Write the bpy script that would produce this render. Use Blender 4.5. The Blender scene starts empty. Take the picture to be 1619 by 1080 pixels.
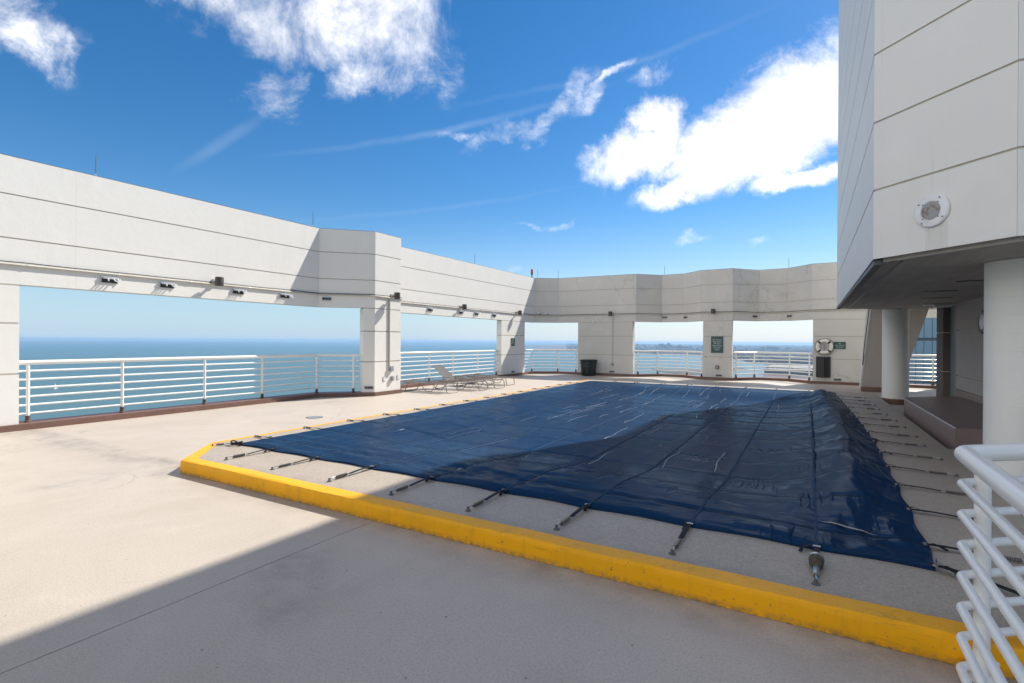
import bpy, bmesh, math, random
from mathutils import Vector, Matrix, noise
R = math.radians
random.seed(7)
C = bpy.context.scene.collection

# ------------------------------------------------------------------ camera
YAW, ROLL, PITCH = R(30.19), R(.358), R(-.06)
cam = bpy.data.cameras.new('camera'); co = bpy.data.objects.new('camera', cam); C.objects.link(co)
cam.sensor_width = 36; cam.lens = 17.911; cam.clip_start = .05; cam.clip_end = 250000
r_ = Vector((math.cos(YAW), math.sin(YAW), 0)); f_ = Vector((-math.sin(YAW), math.cos(YAW), 0)); z_ = Vector((0, 0, 1))
f2 = f_*math.cos(PITCH) + z_*math.sin(PITCH); u2 = z_*math.cos(PITCH) - f_*math.sin(PITCH)
rr = r_*math.cos(ROLL) + u2*math.sin(ROLL); uu = -r_*math.sin(ROLL) + u2*math.cos(ROLL)
M = Matrix((rr, uu, -f2)).transposed().to_4x4(); M.translation = (0, 0, 1.65)
co.matrix_world = M
bpy.context.scene.camera = co

# ------------------------------------------------------------------ light
SUN = Vector((.424, 1.0, 1.12)).normalized()
EL = math.asin(SUN.z); AZ = math.atan2(SUN.x, SUN.y)
sl = bpy.data.lights.new('sun', 'SUN'); sl.energy = 3.75; sl.angle = R(.53); sl.color = (1, .955, .885)
so = bpy.data.objects.new('sun', sl); C.objects.link(so)
so.rotation_euler = SUN.to_track_quat('Z', 'Y').to_euler(); so.location = (5, 10, 40)
vs = bpy.context.scene.view_settings
vs.view_transform = 'Standard'; vs.look = 'None'; vs.gamma = 1; vs.exposure = 0.97; vs.use_curve_mapping = False

# ------------------------------------------------------------------ node helpers
class NT:
    def __init__(s, tree): s.t = tree; s.n = tree.nodes; s.l = tree.links
    def node(s, typ, **kw):
        n = s.n.new(typ)
        for k, v in kw.items(): setattr(n, k, v)
        return n
    def put(s, sock, v):
        if v is None: return
        if isinstance(v, bpy.types.NodeSocket): s.l.new(v, sock)
        elif isinstance(v, (tuple, list)) and len(v) == 3 and sock.type == 'RGBA': sock.default_value = (*v, 1)
        else: sock.default_value = v
    def math(s, op, a, b=None, c=None, clamp=False):
        n = s.node('ShaderNodeMath', operation=op, use_clamp=clamp)
        for i, v in enumerate((a, b, c)):
            if v is not None: s.put(n.inputs[i], v)
        return n.outputs[0]
    def vmath(s, op, a, b=None):
        n = s.node('ShaderNodeVectorMath', operation=op)
        s.put(n.inputs[0], a); s.put(n.inputs[1], b)
        return n.outputs['Value'] if op in ('LENGTH', 'DOT_PRODUCT', 'DISTANCE') else n.outputs[0]
    def noise(s, vec, scale, detail=4, rough=.55, dist=0, out=0):
        n = s.node('ShaderNodeTexNoise'); s.put(n.inputs['Vector'], vec)
        n.inputs['Scale'].default_value = scale; n.inputs['Detail'].default_value = detail
        n.inputs['Roughness'].default_value = rough; n.inputs['Distortion'].default_value = dist
        return n.outputs[out]
    def voro(s, vec, scale, feature='F1', out='Distance'):
        n = s.node('ShaderNodeTexVoronoi', feature=feature); s.put(n.inputs['Vector'], vec); n.inputs['Scale'].default_value = scale
        return n.outputs[out]
    def ramp(s, v, a, b, lo=0., hi=1., smooth=False):
        n = s.node('ShaderNodeMapRange', clamp=True, interpolation_type='SMOOTHSTEP' if smooth else 'LINEAR')
        s.put(n.inputs[0], v)
        for i, x in enumerate((a, b, lo, hi)): s.put(n.inputs[1+i], x)
        return n.outputs[0]
    def mix(s, f, a, b, typ='MIX'):
        n = s.node('ShaderNodeMix', data_type='RGBA', blend_type=typ)
        s.put(n.inputs[0], f); s.put(n.inputs[6], a); s.put(n.inputs[7], b)
        return n.outputs[2]
    def mapping(s, vec, scale=(1, 1, 1), loc=(0, 0, 0), rot=(0, 0, 0)):
        n = s.node('ShaderNodeMapping'); s.put(n.inputs[0], vec)
        n.inputs['Location'].default_value = loc; n.inputs['Scale'].default_value = scale; n.inputs['Rotation'].default_value = rot
        return n.outputs[0]
    def pos(s): return s.node('ShaderNodeNewGeometry').outputs['Position']
    def obj(s): return s.node('ShaderNodeTexCoord').outputs['Object']
    def sep(s, v): n = s.node('ShaderNodeSeparateXYZ'); s.put(n.inputs[0], v); return n.outputs
    def comb(s, x, y, z):
        n = s.node('ShaderNodeCombineXYZ')
        for i, v in enumerate((x, y, z)): s.put(n.inputs[i], v)
        return n.outputs[0]
    def bump(s, h, strength=.2, dist=.01):
        n = s.node('ShaderNodeBump'); n.inputs['Strength'].default_value = strength; n.inputs['Distance'].default_value = dist
        s.put(n.inputs['Height'], h); return n.outputs[0]

def material(name, col, rough=.5, metal=0, fn=None, spec=.5):
    m = bpy.data.materials.new(name); m.use_nodes = True
    t = NT(m.node_tree); b = t.n['Principled BSDF']
    b.inputs['Base Color'].default_value = (*col, 1); b.inputs['Roughness'].default_value = rough
    b.inputs['Metallic'].default_value = metal; b.inputs['Specular IOR Level'].default_value = spec
    if fn: fn(t, b, col)
    return m

def worn(amount=.08, scale=3, dirt=(.3, .27, .23), bumpy=.1, fine=60):
    """general painted / cast surface: blotches, fine grain, faint relief"""
    def fn(t, b, col):
        p = t.pos()
        n1 = t.noise(p, scale, 5, .6); n2 = t.noise(p, fine, 3, .6)
        c = t.mix(t.ramp(n1, .35, .75, 0, amount*2), col, tuple(c*d*1.6 for c, d in zip(col, dirt)))
        c = t.mix(t.ramp(n2, .3, .7, 0, amount), c, tuple(x*.75 for x in col))
        t.put(b.inputs['Base Color'], c)
        t.put(b.inputs['Normal'], t.bump(n2, bumpy, .004))
    return fn

def wall_fn(crack, lamp=False):
    def fn(t, b, col):
        p = t.pos()
        n1 = t.noise(p, .55, 6, .62, .3)
        streak = t.noise(t.mapping(p, (2.6, 2.6, .22)), 2.0, 5, .65)
        grime = t.math('MULTIPLY', t.ramp(n1, .48, .78), t.ramp(streak, .45, .75))
        c = t.mix(t.math('MULTIPLY', grime, .33), col, (.46, .43, .37))
        patch = t.noise(p, 1.7, 2, .4)
        c = t.mix(t.ramp(patch, .55, .62, 0, .07), c, (.9, .89, .86))
        spots = t.noise(p, 9, 6, .75)
        c = t.mix(t.ramp(spots, .69, .74, 0, .35), c, (.30, .27, .22))
        if crack:
            w = t.vmath('ADD', t.mapping(p, (1, 1, .55)), t.vmath('SCALE', t.noise(p, 1.4, 4, .6, 0, 1), None))
            sc = [n for n in t.n if n.bl_idname == 'ShaderNodeVectorMath' and n.operation == 'SCALE'][-1]; sc.inputs['Scale'].default_value = .9
            d = t.voro(w, .62, 'DISTANCE_TO_EDGE')
            line = t.ramp(d, .003, .012, 1, 0)
            where = t.ramp(t.noise(t.mapping(p, loc=(3.1, 0, 0)), .5, 2), .42, .56)
            c = t.mix(t.math('MULTIPLY', t.math('MULTIPLY', line, where), .24*crack), c, (.16, .14, .12))
        if lamp:
            q = t.sep(p); s_ = t.math('ABSOLUTE', t.math('SUBTRACT', t.math('MULTIPLY', t.math('SUBTRACT', q[0], q[1]), .7071), -3.94))
            m_ = t.math('MULTIPLY', t.math('MULTIPLY', t.ramp(s_, .115, .105), t.ramp(q[2], 2.90, 2.86)), t.ramp(q[1], 7.3, 7.2))
            c = t.mix(t.math('MULTIPLY', m_, .30), c, (.50, .47, .41))
            ru = t.math('MULTIPLY', t.math('MULTIPLY', t.ramp(t.noise(t.mapping(p, (30, 30, 3)), 1, 4, .6), .52, .7), t.ramp(s_, .10, .02)), t.math('MULTIPLY', t.ramp(q[2], 2.70, 2.88), t.ramp(q[2], 2.90, 2.88)))
            c = t.mix(t.math('MULTIPLY', ru, .6), c, (.28, .16, .08))
            dr = t.ramp(t.noise(t.mapping(p, (5, 5, .35)), 1.3, 6, .7), .60, .76); c = t.mix(t.math('MULTIPLY', dr, .22), c, (.36, .35, .32))
        t.put(b.inputs['Base Color'], c)
        fine = t.noise(p, 38, 5, .65); mid = t.noise(p, 7, 3, .5)
        h = t.math('ADD', t.math('MULTIPLY', fine, .5), mid)
        t.put(b.inputs['Normal'], t.bump(h, .22, .012))
    return fn

def deck_fn(speck, stain, grit=0):
    def fn(t, b, col):
        p = t.pos()
        big = t.noise(p, .38, 6, .62, .6); mid = t.noise(p, 1.6, 5, .6, .3)
        g1 = t.noise(p, 130, 2, .7); g2 = t.noise(p, 45, 3, .7)
        dark = tuple(x*.62 for x in col); light = tuple(min(1, x*1.14) for x in col)
        c = t.mix(t.ramp(big, .46, .70, 0, .55*stain), col, tuple(x*.74 for x in col))
        c = t.mix(t.ramp(mid, .52, .72, 0, .35*stain), c, (col[0]*.80, col[1]*.76, col[2]*.70))
        c = t.mix(t.ramp(mid, .42, .30, 0, .4), c, light)
        c = t.mix(t.ramp(g1, .50, .68, 0, speck), c, dark)
        c = t.mix(t.ramp(g2, .58, .72, 0, speck*.6), c, tuple(x*.8 for x in col))
        swirl = t.noise(t.mapping(p, (1, .35, 1), rot=(0, 0, .2)), 1.1, 7, .7, 1.5)
        c = t.mix(t.ramp(swirl, .54, .72, 0, .30*stain), c, (col[0]*.66, col[1]*.64, col[2]*.62))
        blot = t.math('MULTIPLY', t.ramp(t.noise(t.mapping(p, loc=(5, 2, 0)), .75, 3, .5, .5), .60, .72), t.ramp(t.noise(p, 6, 5, .7), .35, .65))
        c = t.mix(t.math('MULTIPLY', blot, .45*stain), c, (.15, .135, .125))
        wv = t.vmath('ADD', p, t.noise(p, 1.2, 4, .6, 0, 1))
        ck = t.math('MULTIPLY', t.ramp(t.voro(wv, .33, 'DISTANCE_TO_EDGE'), .0012, .005, 1, 0), t.ramp(t.noise(p, .45, 2), .5, .6))
        c = t.mix(t.math('MULTIPLY', ck, .5*stain), c, (.16, .14, .12))
        if grit:
            gr = t.noise(p, 62, 2, .8); c = t.mix(t.ramp(gr, .48, .66, 0, grit), c, (.15, .125, .105)); c = t.mix(t.ramp(gr, .44, .32, 0, grit*.7), c, (.60, .53, .45))
        sy = t.sep(p)
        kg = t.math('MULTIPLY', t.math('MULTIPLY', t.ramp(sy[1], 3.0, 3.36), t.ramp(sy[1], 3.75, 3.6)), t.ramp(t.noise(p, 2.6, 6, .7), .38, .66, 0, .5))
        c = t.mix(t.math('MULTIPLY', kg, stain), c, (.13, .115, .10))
        dots = t.noise(p, 24, 2, .4)
        c = t.mix(t.ramp(dots, .765, .78, 0, .7), c, (.08, .07, .06))
        t.put(b.inputs['Base Color'], c)
        t.put(b.inputs['Roughness'], t.ramp(big, .3, .7, .42, .62))
        t.put(b.inputs['Normal'], t.bump(t.math('ADD', g1, g2), .3, .003))
    return fn

def yellow_fn(t, b, col):
    p = t.pos()
    chips = t.noise(p, 26, 6, .7); big = t.noise(p, 2.2, 4); z = t.sep(p)[2]
    c = t.mix(t.ramp(big, .4, .7, 0, .35), col, (.50, .27, .012))
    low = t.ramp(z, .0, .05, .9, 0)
    edge = t.math('MULTIPLY', t.ramp(chips, .56, .68), .55)
    c = t.mix(t.math('MULTIPLY', t.ramp(chips, .63, .68), .85), c, (.20, .15, .08))
    scr = t.noise(t.mapping(p, (3, 3, 30)), 1.5, 6, .75)
    c = t.mix(t.math('MULTIPLY', t.ramp(scr, .58, .70), .45), c, (.30, .16, .02))
    top = t.ramp(z, .150, .157)
    c = t.mix(t.math('MULTIPLY', top, t.ramp(t.noise(p, 90, 3, .7), .45, .75, 0, .55)), c, (.36, .26, .13))
    vert = t.noise(t.mapping(p, (14, 14, 1.2)), 1, 4, .7)
    c = t.mix(t.math('MULTIPLY', t.ramp(vert, .55, .75), .28), c, (.33, .19, .02))
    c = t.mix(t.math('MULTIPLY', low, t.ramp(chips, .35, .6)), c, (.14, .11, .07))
    t.put(b.inputs['Base Color'], c); t.put(b.inputs['Normal'], t.bump(t.math('ADD', chips, vert), .35, .006))

def brown_fn(t, b, col):
    p = t.pos(); n = t.noise(p, 5, 6, .7); v = t.noise(t.mapping(p, (1, 1, 9)), 6, 4)
    c = t.mix(t.ramp(n, .4, .75, 0, .5), col, tuple(x*.62 for x in col)); c = t.mix(t.ramp(v, .6, .78, 0, .35), c, (.34, .27, .23))
    t.put(b.inputs['Base Color'], c); t.put(b.inputs['Normal'], t.bump(t.math('ADD', n, v), .4, .008))

def cover_fn(t, b, col):
    """woven vinyl: dark diffuse body under a thin, fairly sharp sheen"""
    p = t.pos()
    big = t.noise(p, .7, 4, .55); dusty = t.noise(p, 3.2, 6, .66, .4)
    c = t.mix(t.ramp(big, .4, .7, 0, .4), col, tuple(x*.75 for x in col))
    c = t.mix(t.ramp(dusty, .52, .8, 0, .35), c, (.013, .032, .066))
    scuff = t.noise(t.mapping(p, (2.2, .5, 1), rot=(0, 0, .5)), 2, 7, .75)
    c = t.mix(t.ramp(scuff, .64, .72, 0, .35), c, (.035, .052, .08))
    cr1 = t.noise(t.mapping(p, (6, .5, 1), rot=(0, 0, .06)), 1, 3, .5)
    r1 = t.ramp(t.math('ABSOLUTE', t.math('SUBTRACT', cr1, .5)), 0, .06, 1, 0)
    cr2 = t.noise(t.mapping(p, (.8, 6.5, 1), loc=(4, 2, 0)), 1, 3, .5)
    r2 = t.ramp(t.math('ABSOLUTE', t.math('SUBTRACT', cr2, .5)), 0, .02, 1, 0)
    cr3 = t.noise(t.mapping(p, (2.6, 2.0, 1), rot=(0, 0, .7)), 1, 4, .6)
    r3 = t.ramp(t.math('ABSOLUTE', t.math('SUBTRACT', cr3, .5)), 0, .014, 1, 0)
    sp1 = t.ramp(t.noise(p, 1.1, 4), .55, .68); sp2 = t.ramp(t.noise(t.mapping(p, loc=(9, 9, 0)), .9, 3), .52, .64); sp3 = t.ramp(t.noise(t.mapping(p, loc=(2, 7, 0)), 1.3, 3), .54, .64)
    fine = t.noise(p, 26, 4, .6, .8)
    h = t.math('ADD', t.math('ADD', t.math('MULTIPLY', r1, t.math('MULTIPLY', sp1, 3.2)), t.math('MULTIPLY', r2, t.math('MULTIPLY', sp2, .45))),
               t.math('ADD', t.math('MULTIPLY', fine, .10), t.math('ADD', t.math('MULTIPLY', t.noise(p, 4.5, 3, .5, 1.2), .34), t.math('MULTIPLY', r3, t.math('MULTIPLY', sp3, .5)))))
    nb = t.bump(h, .5, .009)
    df = t.node('ShaderNodeBsdfDiffuse'); t.put(df.inputs['Color'], c); t.put(df.inputs['Normal'], nb)
    gl = t.node('ShaderNodeBsdfAnisotropic'); gl.inputs['Color'].default_value = (.9, .95, 1, 1); t.put(gl.inputs['Normal'], nb)
    t.put(gl.inputs['Roughness'], t.ramp(dusty, .35, .75, .13, .27))
    fr = t.node('ShaderNodeFresnel'); fr.inputs['IOR'].default_value = 1.35
    fac = t.math('MULTIPLY', fr.outputs[0], t.ramp(dusty, .3, .75, .27, .16))
    mx = t.node('ShaderNodeMixShader'); t.put(mx.inputs[0], fac); t.l.new(df.outputs[0], mx.inputs[1]); t.l.new(gl.outputs[0], mx.inputs[2])
    out = [n for n in t.n if n.bl_idname == 'ShaderNodeOutputMaterial'][0]; t.l.new(mx.outputs[0], out.inputs['Surface']); t.n.remove(b)

def sea_fn(t, b, col):
    p = t.pos()
    n1 = t.noise(t.mapping(p, (.0007, .00022, 1), rot=(0, 0, .5)), 1, 5, .6); n2 = t.noise(t.mapping(p, (.006, .0025, 1), rot=(0, 0, .5)), 1, 6, .7)
    dist = t.vmath('LENGTH', p)
    c = t.mix(t.ramp(n1, .35, .7), col, tuple(x*.8 for x in col))
    c = t.mix(t.ramp(n1, .60, .72, 0, .5), c, (.03, .12, .22))  # darker streaks put in as cloud shadows on the water
    c = t.mix(t.ramp(dist, 1500, 12000, 0, .55), c, (.035, .145, .21))          # bluer with distance from the viewpoint
    c = t.mix(t.ramp(n2, .5, .75, 0, .25), c, (.075, .165, .185))
    t.put(b.inputs['Base Color'], c); t.put(b.inputs['Normal'], t.bump(t.noise(t.mapping(p, (.12, .05, 1)), 1, 4, .7), .35, 2.5))

def land_fn(t, b, col):
    p = t.pos(); n = t.noise(p, .0035, 8, .7); v = t.voro(p, .006, out='Color'); k = t.sep(v)[0]
    c = t.mix(t.ramp(n, .35, .65), (.10, .08, .07), (.04, .045, .03)); c = t.mix(t.ramp(k, .7, 1, 0, .5), c, (.20, .18, .165))
    t.put(b.inputs['Base Color'], c)

def city_fn(t, b, col):
    k = t.node('ShaderNodeNewGeometry').outputs['Random Per Island']
    c = t.mix(k, (.05, .045, .042), (.24, .22, .20)); t.put(b.inputs['Base Color'], c)

def soffit_fn(t, b, col):
    p = t.pos(); s = t.noise(t.mapping(p, (9, .5, 1)), 1, 5, .65); n = t.noise(p, 2, 5)
    c = t.mix(t.ramp(s, .35, .7, 0, .6), col, tuple(x*.6 for x in col)); c = t.mix(t.ramp(n, .5, .7, 0, .3), c, tuple(x*1.4 for x in col))
    t.put(b.inputs['Base Color'], c); t.put(b.inputs['Normal'], t.bump(s, .3, .01))

def steel_stain(t, b, col):
    p = t.pos(); n = t.noise(p, 14, 4, .6)
    t.put(b.inputs['Base Color'], t.mix(t.ramp(n, .52, .66), col, (.20, .11, .06)))

MT = dict(
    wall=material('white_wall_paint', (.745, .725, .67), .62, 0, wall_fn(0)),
    wallc=material('cracked_wall_paint_shaded', (.565, .55, .51), .65, 0, wall_fn(1)),  # cracked copy of the wall paint, base darkened to carry the shade
    tower=material('tower_wall_paint', (.70, .69, .655), .6, 0, wall_fn(0, True)),
    groove=material('joint_filler', (.47, .43, .355), .9, 0, worn(.2, 6)),
    deck=material('beige_deck_coating', (.485, .415, .338), .5, 0, deck_fn(.62, 1, .22)),
    plat=material('speckled_platform_coating', (.40, .335, .262), .6, 0, deck_fn(.95, .9, .38)),
    yellow=material('yellow_kerb_paint', (.85, .385, .004), .5, 0, yellow_fn, .2),
    brown=material('brown_base_paint', (.17, .09, .068), .55, 0, brown_fn),
    plinth=material('brown_plinth_paint', (.235, .165, .145), .42, 0, worn(.15, 4, (.35, .3, .28), .15, 90)),
    corewall=material('taupe_stucco', (.36, .33, .305), .8, 0, worn(.1, 3, (.4, .36, .33), .3, 80)),
    dkpillar=material('dark_taupe_paint', (.12, .10, .088), .7, 0, worn(.1, 3)),
    soffit=material('dark_soffit_paint', (.44, .415, .37), .7, 0, soffit_fn),
    cover=material('navy_vinyl_sheet', (.0080, .0285, .070), .28, 0, cover_fn),
    seam=material('navy_webbing', (.028, .055, .102), .85, 0, worn(.1, 8), .08),
    crease=material('glossy_fold', (.009, .034, .085), .29, 0, None, .5),
    stitch=material('stitched_seam', (.016, .034, .066), .85, 0, worn(.1, 8), .08),
    web=material('black_webbing', (.010, .010, .011), .7, 0, worn(.1, 30), .25),
    webyel=material('yellow_webbing', (.55, .43, .05), .6, 0, worn(.1, 30)),
    steel=material('dull_steel', (.55, .55, .55), .35, .9, worn(.15, 20)),
    dksteel=material('tarnished_steel', (.22, .21, .20), .5, .7, worn(.2, 20)),
    rust=material('weathered_sleeve', (.085, .07, .052), .95, 0, worn(.4, 40, (.25, .2, .15), .8, 120)),
    rail=material('white_rail_enamel', (.80, .79, .75), .28, 0, worn(.05, 5, (.4, .38, .35), .05, 40)),
    foot=material('rusty_post_foot', (.11, .065, .05), .7, 0, worn(.3, 25)),
    black=material('black_plastic', (.012, .012, .013), .32, 0, worn(.1, 8)),
    bronze=material('bronze_fixture', (.075, .06, .052), .42, .2, worn(.1, 12)),
    grey=material('grey_fixture', (.33, .35, .37), .45, .1, worn(.1, 15)),
    ltgrey=material('galvanised_sheet', (.50, .53, .56), .4, .2, worn(.1, 15)),
    dkgrey=material('dark_grey_fixture', (.10, .10, .10), .5, 0, worn(.1, 15)),
    cream=material('cream_conduit_paint', (.56, .52, .45), .55, 0, worn(.15, 6)),
    cable=material('dark_cable', (.05, .045, .04), .6),
    copper=material('green_rod', (.10, .16, .14), .5, .3),
    green=material('dark_green_plastic', (.006, .015, .013), .42, 0, worn(.12, 8)),
    sign=material('green_sign_enamel', (.028, .085, .08), .4, 0, worn(.08, 14)),
    letter=material('pale_lettering', (.62, .66, .62), .6),
    alu=material('lounger_tube', (.22, .20, .18), .4, .4, worn(.1, 10)),
    sling=material('grey_sling_mesh', (.075, .075, .076), .8, 0, worn(.2, 40)),
    dksling=material('charcoal_sling_mesh', (.06, .058, .056), .8, 0, worn(.2, 40)),
    ring=material('weathered_white_foam', (.80, .77, .71), .7, 0, worn(.12, 14)),
    band=material('brown_band', (.05, .043, .04), .7, 0, worn(.1, 20)),
    rope=material('pale_rope', (.45, .41, .35), .9, 0, worn(.2, 60)),
    red=material('red_lamp_glass', (.50, .02, .02), .2),
    flange=material('white_flange_enamel', (.74, .75, .76), .3, 0, worn(.12, 10)),
    lens=material('stained_lamp_grille', (.30, .30, .30), .5, .2, steel_stain),
    caulk=material('white_caulk', (.55, .53, .52), .7, 0, worn(.2, 15)),
    jamb=material('pale_green_jamb', (.17, .20, .19), .5),
    sea=material('lake_water', (.075, .150, .168), .5, 0, sea_fn, .22),
    land=material('far_ground', (.12, .11, .09), .95, 0, land_fn),
    city=material('far_masonry', (.3, .28, .26), .9, 0, city_fn),
    bld1=material('pale_concrete', (.32, .31, .30), .85, 0, worn(.1, .05)),
    bld2=material('grey_concrete', (.10, .105, .115), .85, 0, worn(.1, .05)),
    bld3=material('dark_brick', (.05, .05, .052), .85, 0, worn(.1, .05)),
    winb=material('far_window', (.05, .07, .09), .25),
    roofp=material('pale_roof', (.30, .28, .25), .9, 0, worn(.25, .02)),
    glass=material('blue_grey_glass', (.15, .24, .32), .2, .15),
    mull=material('grey_mullion', (.05, .07, .09), .4, .3),
    boat=material('white_hull', (.8, .8, .78), .4),
    building=material('tower_body', (.5, .49, .46), .8, 0, worn(.1, 1)),
)

# ------------------------------------------------------------------ world
w = bpy.data.worlds.new('World'); bpy.context.scene.world = w; w.use_nodes = True
t = NT(w.node_tree); bg = t.n['Background']; bg.inputs['Strength'].default_value = .06
d = t.node('ShaderNodeTexCoord').outputs['Generated']
s3 = t.sep(d)
zc = t.math('MAXIMUM', s3[2], .004)
dirc = t.comb(s3[0], s3[1], zc)
sky = t.node('ShaderNodeTexSky', sky_type='NISHITA'); sky.sun_disc = False
sky.sun_elevation = EL; sky.sun_rotation = AZ; sky.altitude = 200; sky.air_density = 1.0; sky.dust_density = .15; sky.ozone_density = 3.0
t.put(sky.inputs[0], dirc)
skyc = sky.outputs[0]
hs = t.node('ShaderNodeHueSaturation'); hs.inputs['Saturation'].default_value = 1.33; hs.inputs['Value'].default_value = 1.16; t.put(hs.inputs['Color'], skyc); skyc = hs.outputs[0]
HZW = .9
hz_w = t.math('POWER', t.ramp(s3[2], 0, .26, 1, 0), 1.8)
sunw = t.ramp(t.vmath('DOT_PRODUCT', d, (SUN.x/math.hypot(SUN.x, SUN.y), SUN.y/math.hypot(SUN.x, SUN.y), 0)), .35, 1.0)
hzc = t.mix(sunw, (3.9, 5.7, 7.6), (7.4, 7.8, 8.4))
skyc = t.mix(t.math('MULTIPLY', hz_w, HZW), skyc, hzc)
az = t.math('ARCTAN2', s3[0], s3[1]); el = t.math('ARCSINE', s3[2])
warp = t.noise(d, 7, 6, .6, 0, 1)
wv = t.vmath('SUBTRACT', warp, (.5, .5, .5)); wsep = t.sep(wv)
azw = t.math('ADD', az, t.math('MULTIPLY', wsep[0], .20)); elw = t.math('ADD', el, t.math('MULTIPLY', wsep[1], .12))
ae = t.comb(azw, elw, 0.0)
# clouds: centre azimuth, elevation, half-widths (degrees), tilt, density
CL = [  # CLOUDS
  (-74.5, 24.3, 4.29, 3.15, -5.0, 0.53), (-72.6, 22.8, 3.08, 2.22, -17.0, 0.52), (-48.6, 31.1, 12.99, 4.91, 8.0, 0.82),
  (-53.2, 28.8, 9.22, 3.74, -5.0, 0.78), (-55.8, 23.9, 5.61, 2.93, 20.0, 0.73), (-42.3, 29.6, 7.53, 3.92, 5.0, 0.69),
  (-38.1, 28.6, 2.8, 3.78, 3.0, 0.48), (-61.1, 30.2, 5.98, 2.04, 5.0, 0.65), (-44.9, 26.6, 8.05, 2.18, 26.0, 0.6),
  (-31.0, 21.9, 5.33, 1.95, 15.0, 0.73), (-26.4, 23.4, 6.37, 1.55, 31.0, 0.73), (-22.2, 24.7, 3.14, 1.27, 27.0, 0.56),
  (-36.3, 21.6, 4.23, 0.61, -8.0, 0.39), (-16.3, 19.9, 5.7, 3.34, 16.0, 1.4), (-14.7, 23.0, 2.98, 2.43, -6.0, 1.35),
  (-9.2, 18.9, 7.46, 3.55, 9.0, 1.4), (-3.9, 21.6, 8.64, 4.12, 16.0, 1.45), (1.0, 22.1, 5.81, 4.69, 8.0, 1.45),
  (-6.8, 17.2, 9.0, 2.49, 13.0, 1.4), (-12.0, 15.5, 5.13, 1.5, 10.0, 1.35), (-0.8, 15.5, 5.42, 1.26, 7.0, 1.2),
  (5.5, 21.6, 6.72, 6.48, -4.0, 1.4), (-11.3, 11.3, 2.41, 0.84, 2.0, 0.66), (-26.0, 13.2, 4.24, 0.54, 7.0, 0.53),
  (-29.1, 8.3, 2.13, 1.11, 0.0, 0.55), (-15.1, 26.8, 3.65, 1.2, 24.0, 0.5), (-19.8, 26.6, 4.13, 0.56, 26.0, 0.42),
  (-5.6, 10.0, 2.35, 0.63, -4.0, 0.45), (38, 40, 24.7, 11.6, 5, 0.92), (150, 40, 20.1, 10.5, -7, 1.02), (178, 22, 26.9, 11.4, 2, 1.0), (-112, 30, 21.5, 10.8, -10, 1.04), (-142, 22, 20.6, 12.3, -13, 1.0), (-98, 54, 23.4, 10.6, 10, 0.9), (-62, 66, 20.6, 12.7, 0, 0.91), (-160, 46, 29.9, 12.8, -12, 0.96), (-20, 74, 21.4, 10.3, 4, 0.92), (-125, 58, 27.0, 9.2, -10, 1.02), (120, 66, 24.0, 10.7, 3, 0.97), (-170, 12, 23.8, 9.1, 7, 1.05), (-128, 12, 29.8, 11.7, -4, 0.95), (100, 30, 26.9, 11.7, -12, 0.94), (90, 76, 60, 8, 0, 1.0), (-95, 80, 90, 7, 0, 1.0), (170, 70, 45, 9, 0, 1.0), (-150, 68, 40, 9, 10, 1.0)  # the wide ones here are unseen clouds added to fill the shade
]
mask = None
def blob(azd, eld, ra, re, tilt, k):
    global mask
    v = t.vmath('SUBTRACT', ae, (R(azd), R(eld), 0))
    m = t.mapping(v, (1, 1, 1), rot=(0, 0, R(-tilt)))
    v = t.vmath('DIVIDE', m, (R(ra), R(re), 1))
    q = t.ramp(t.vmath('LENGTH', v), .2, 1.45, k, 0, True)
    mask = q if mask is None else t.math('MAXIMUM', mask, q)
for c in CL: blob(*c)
fb = t.noise(d, 7.5, 14, .68, .35)
fb2 = t.noise(t.mapping(d, loc=(2, 5, 1)), 30, 6, .6)
if mask is not None:
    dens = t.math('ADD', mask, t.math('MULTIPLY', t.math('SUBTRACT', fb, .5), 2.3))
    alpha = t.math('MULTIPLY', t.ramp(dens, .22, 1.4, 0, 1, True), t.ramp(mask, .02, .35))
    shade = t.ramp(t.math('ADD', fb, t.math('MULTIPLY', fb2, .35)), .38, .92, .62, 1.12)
    lit = t.ramp(t.vmath('DOT_PRODUCT', d, tuple(SUN)), .40, -.05, .44, 1.0)      # clouds away from the sun are raised and warmed to fill the shade
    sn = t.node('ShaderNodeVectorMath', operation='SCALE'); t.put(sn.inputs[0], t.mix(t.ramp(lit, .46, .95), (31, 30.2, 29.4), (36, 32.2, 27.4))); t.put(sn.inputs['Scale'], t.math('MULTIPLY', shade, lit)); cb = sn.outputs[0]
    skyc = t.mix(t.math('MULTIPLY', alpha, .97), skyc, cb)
trail = None
for azd, eld, ra, re_, tilt, k in ((-37.5, 22.2, 24, .55, 13, .09), (-59.8, 18.6, 6.5, .8, 38, .09), (-20, 27.5, 22, .5, 10, .06), (-38, 14.5, 22, .4, 9, .04)):
    v = t.vmath('SUBTRACT', t.comb(t.math('ADD', az, t.math('MULTIPLY', wsep[1], .02)), t.math('ADD', el, t.math('MULTIPLY', wsep[0], .02)), 0.0), (R(azd), R(eld), 0))
    q = t.ramp(t.vmath('LENGTH', t.vmath('DIVIDE', t.mapping(v, rot=(0, 0, R(-tilt))), (R(ra), R(re_), 1))), .0, 1.0, k, 0, True)
    trail = q if trail is None else t.math('ADD', trail, q)
skyc = t.mix(t.math('MULTIPLY', trail, t.ramp(fb, .3, .6, .5, 1.2)), skyc, (9.5, 9.8, 10.2))
t.put(bg.inputs['Color'], skyc)

# ------------------------------------------------------------------ object helpers
def wloc(o):
    v = Vector((0, 0, 0))
    while o is not None: v += o.location; o = o.parent
    return v

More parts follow.
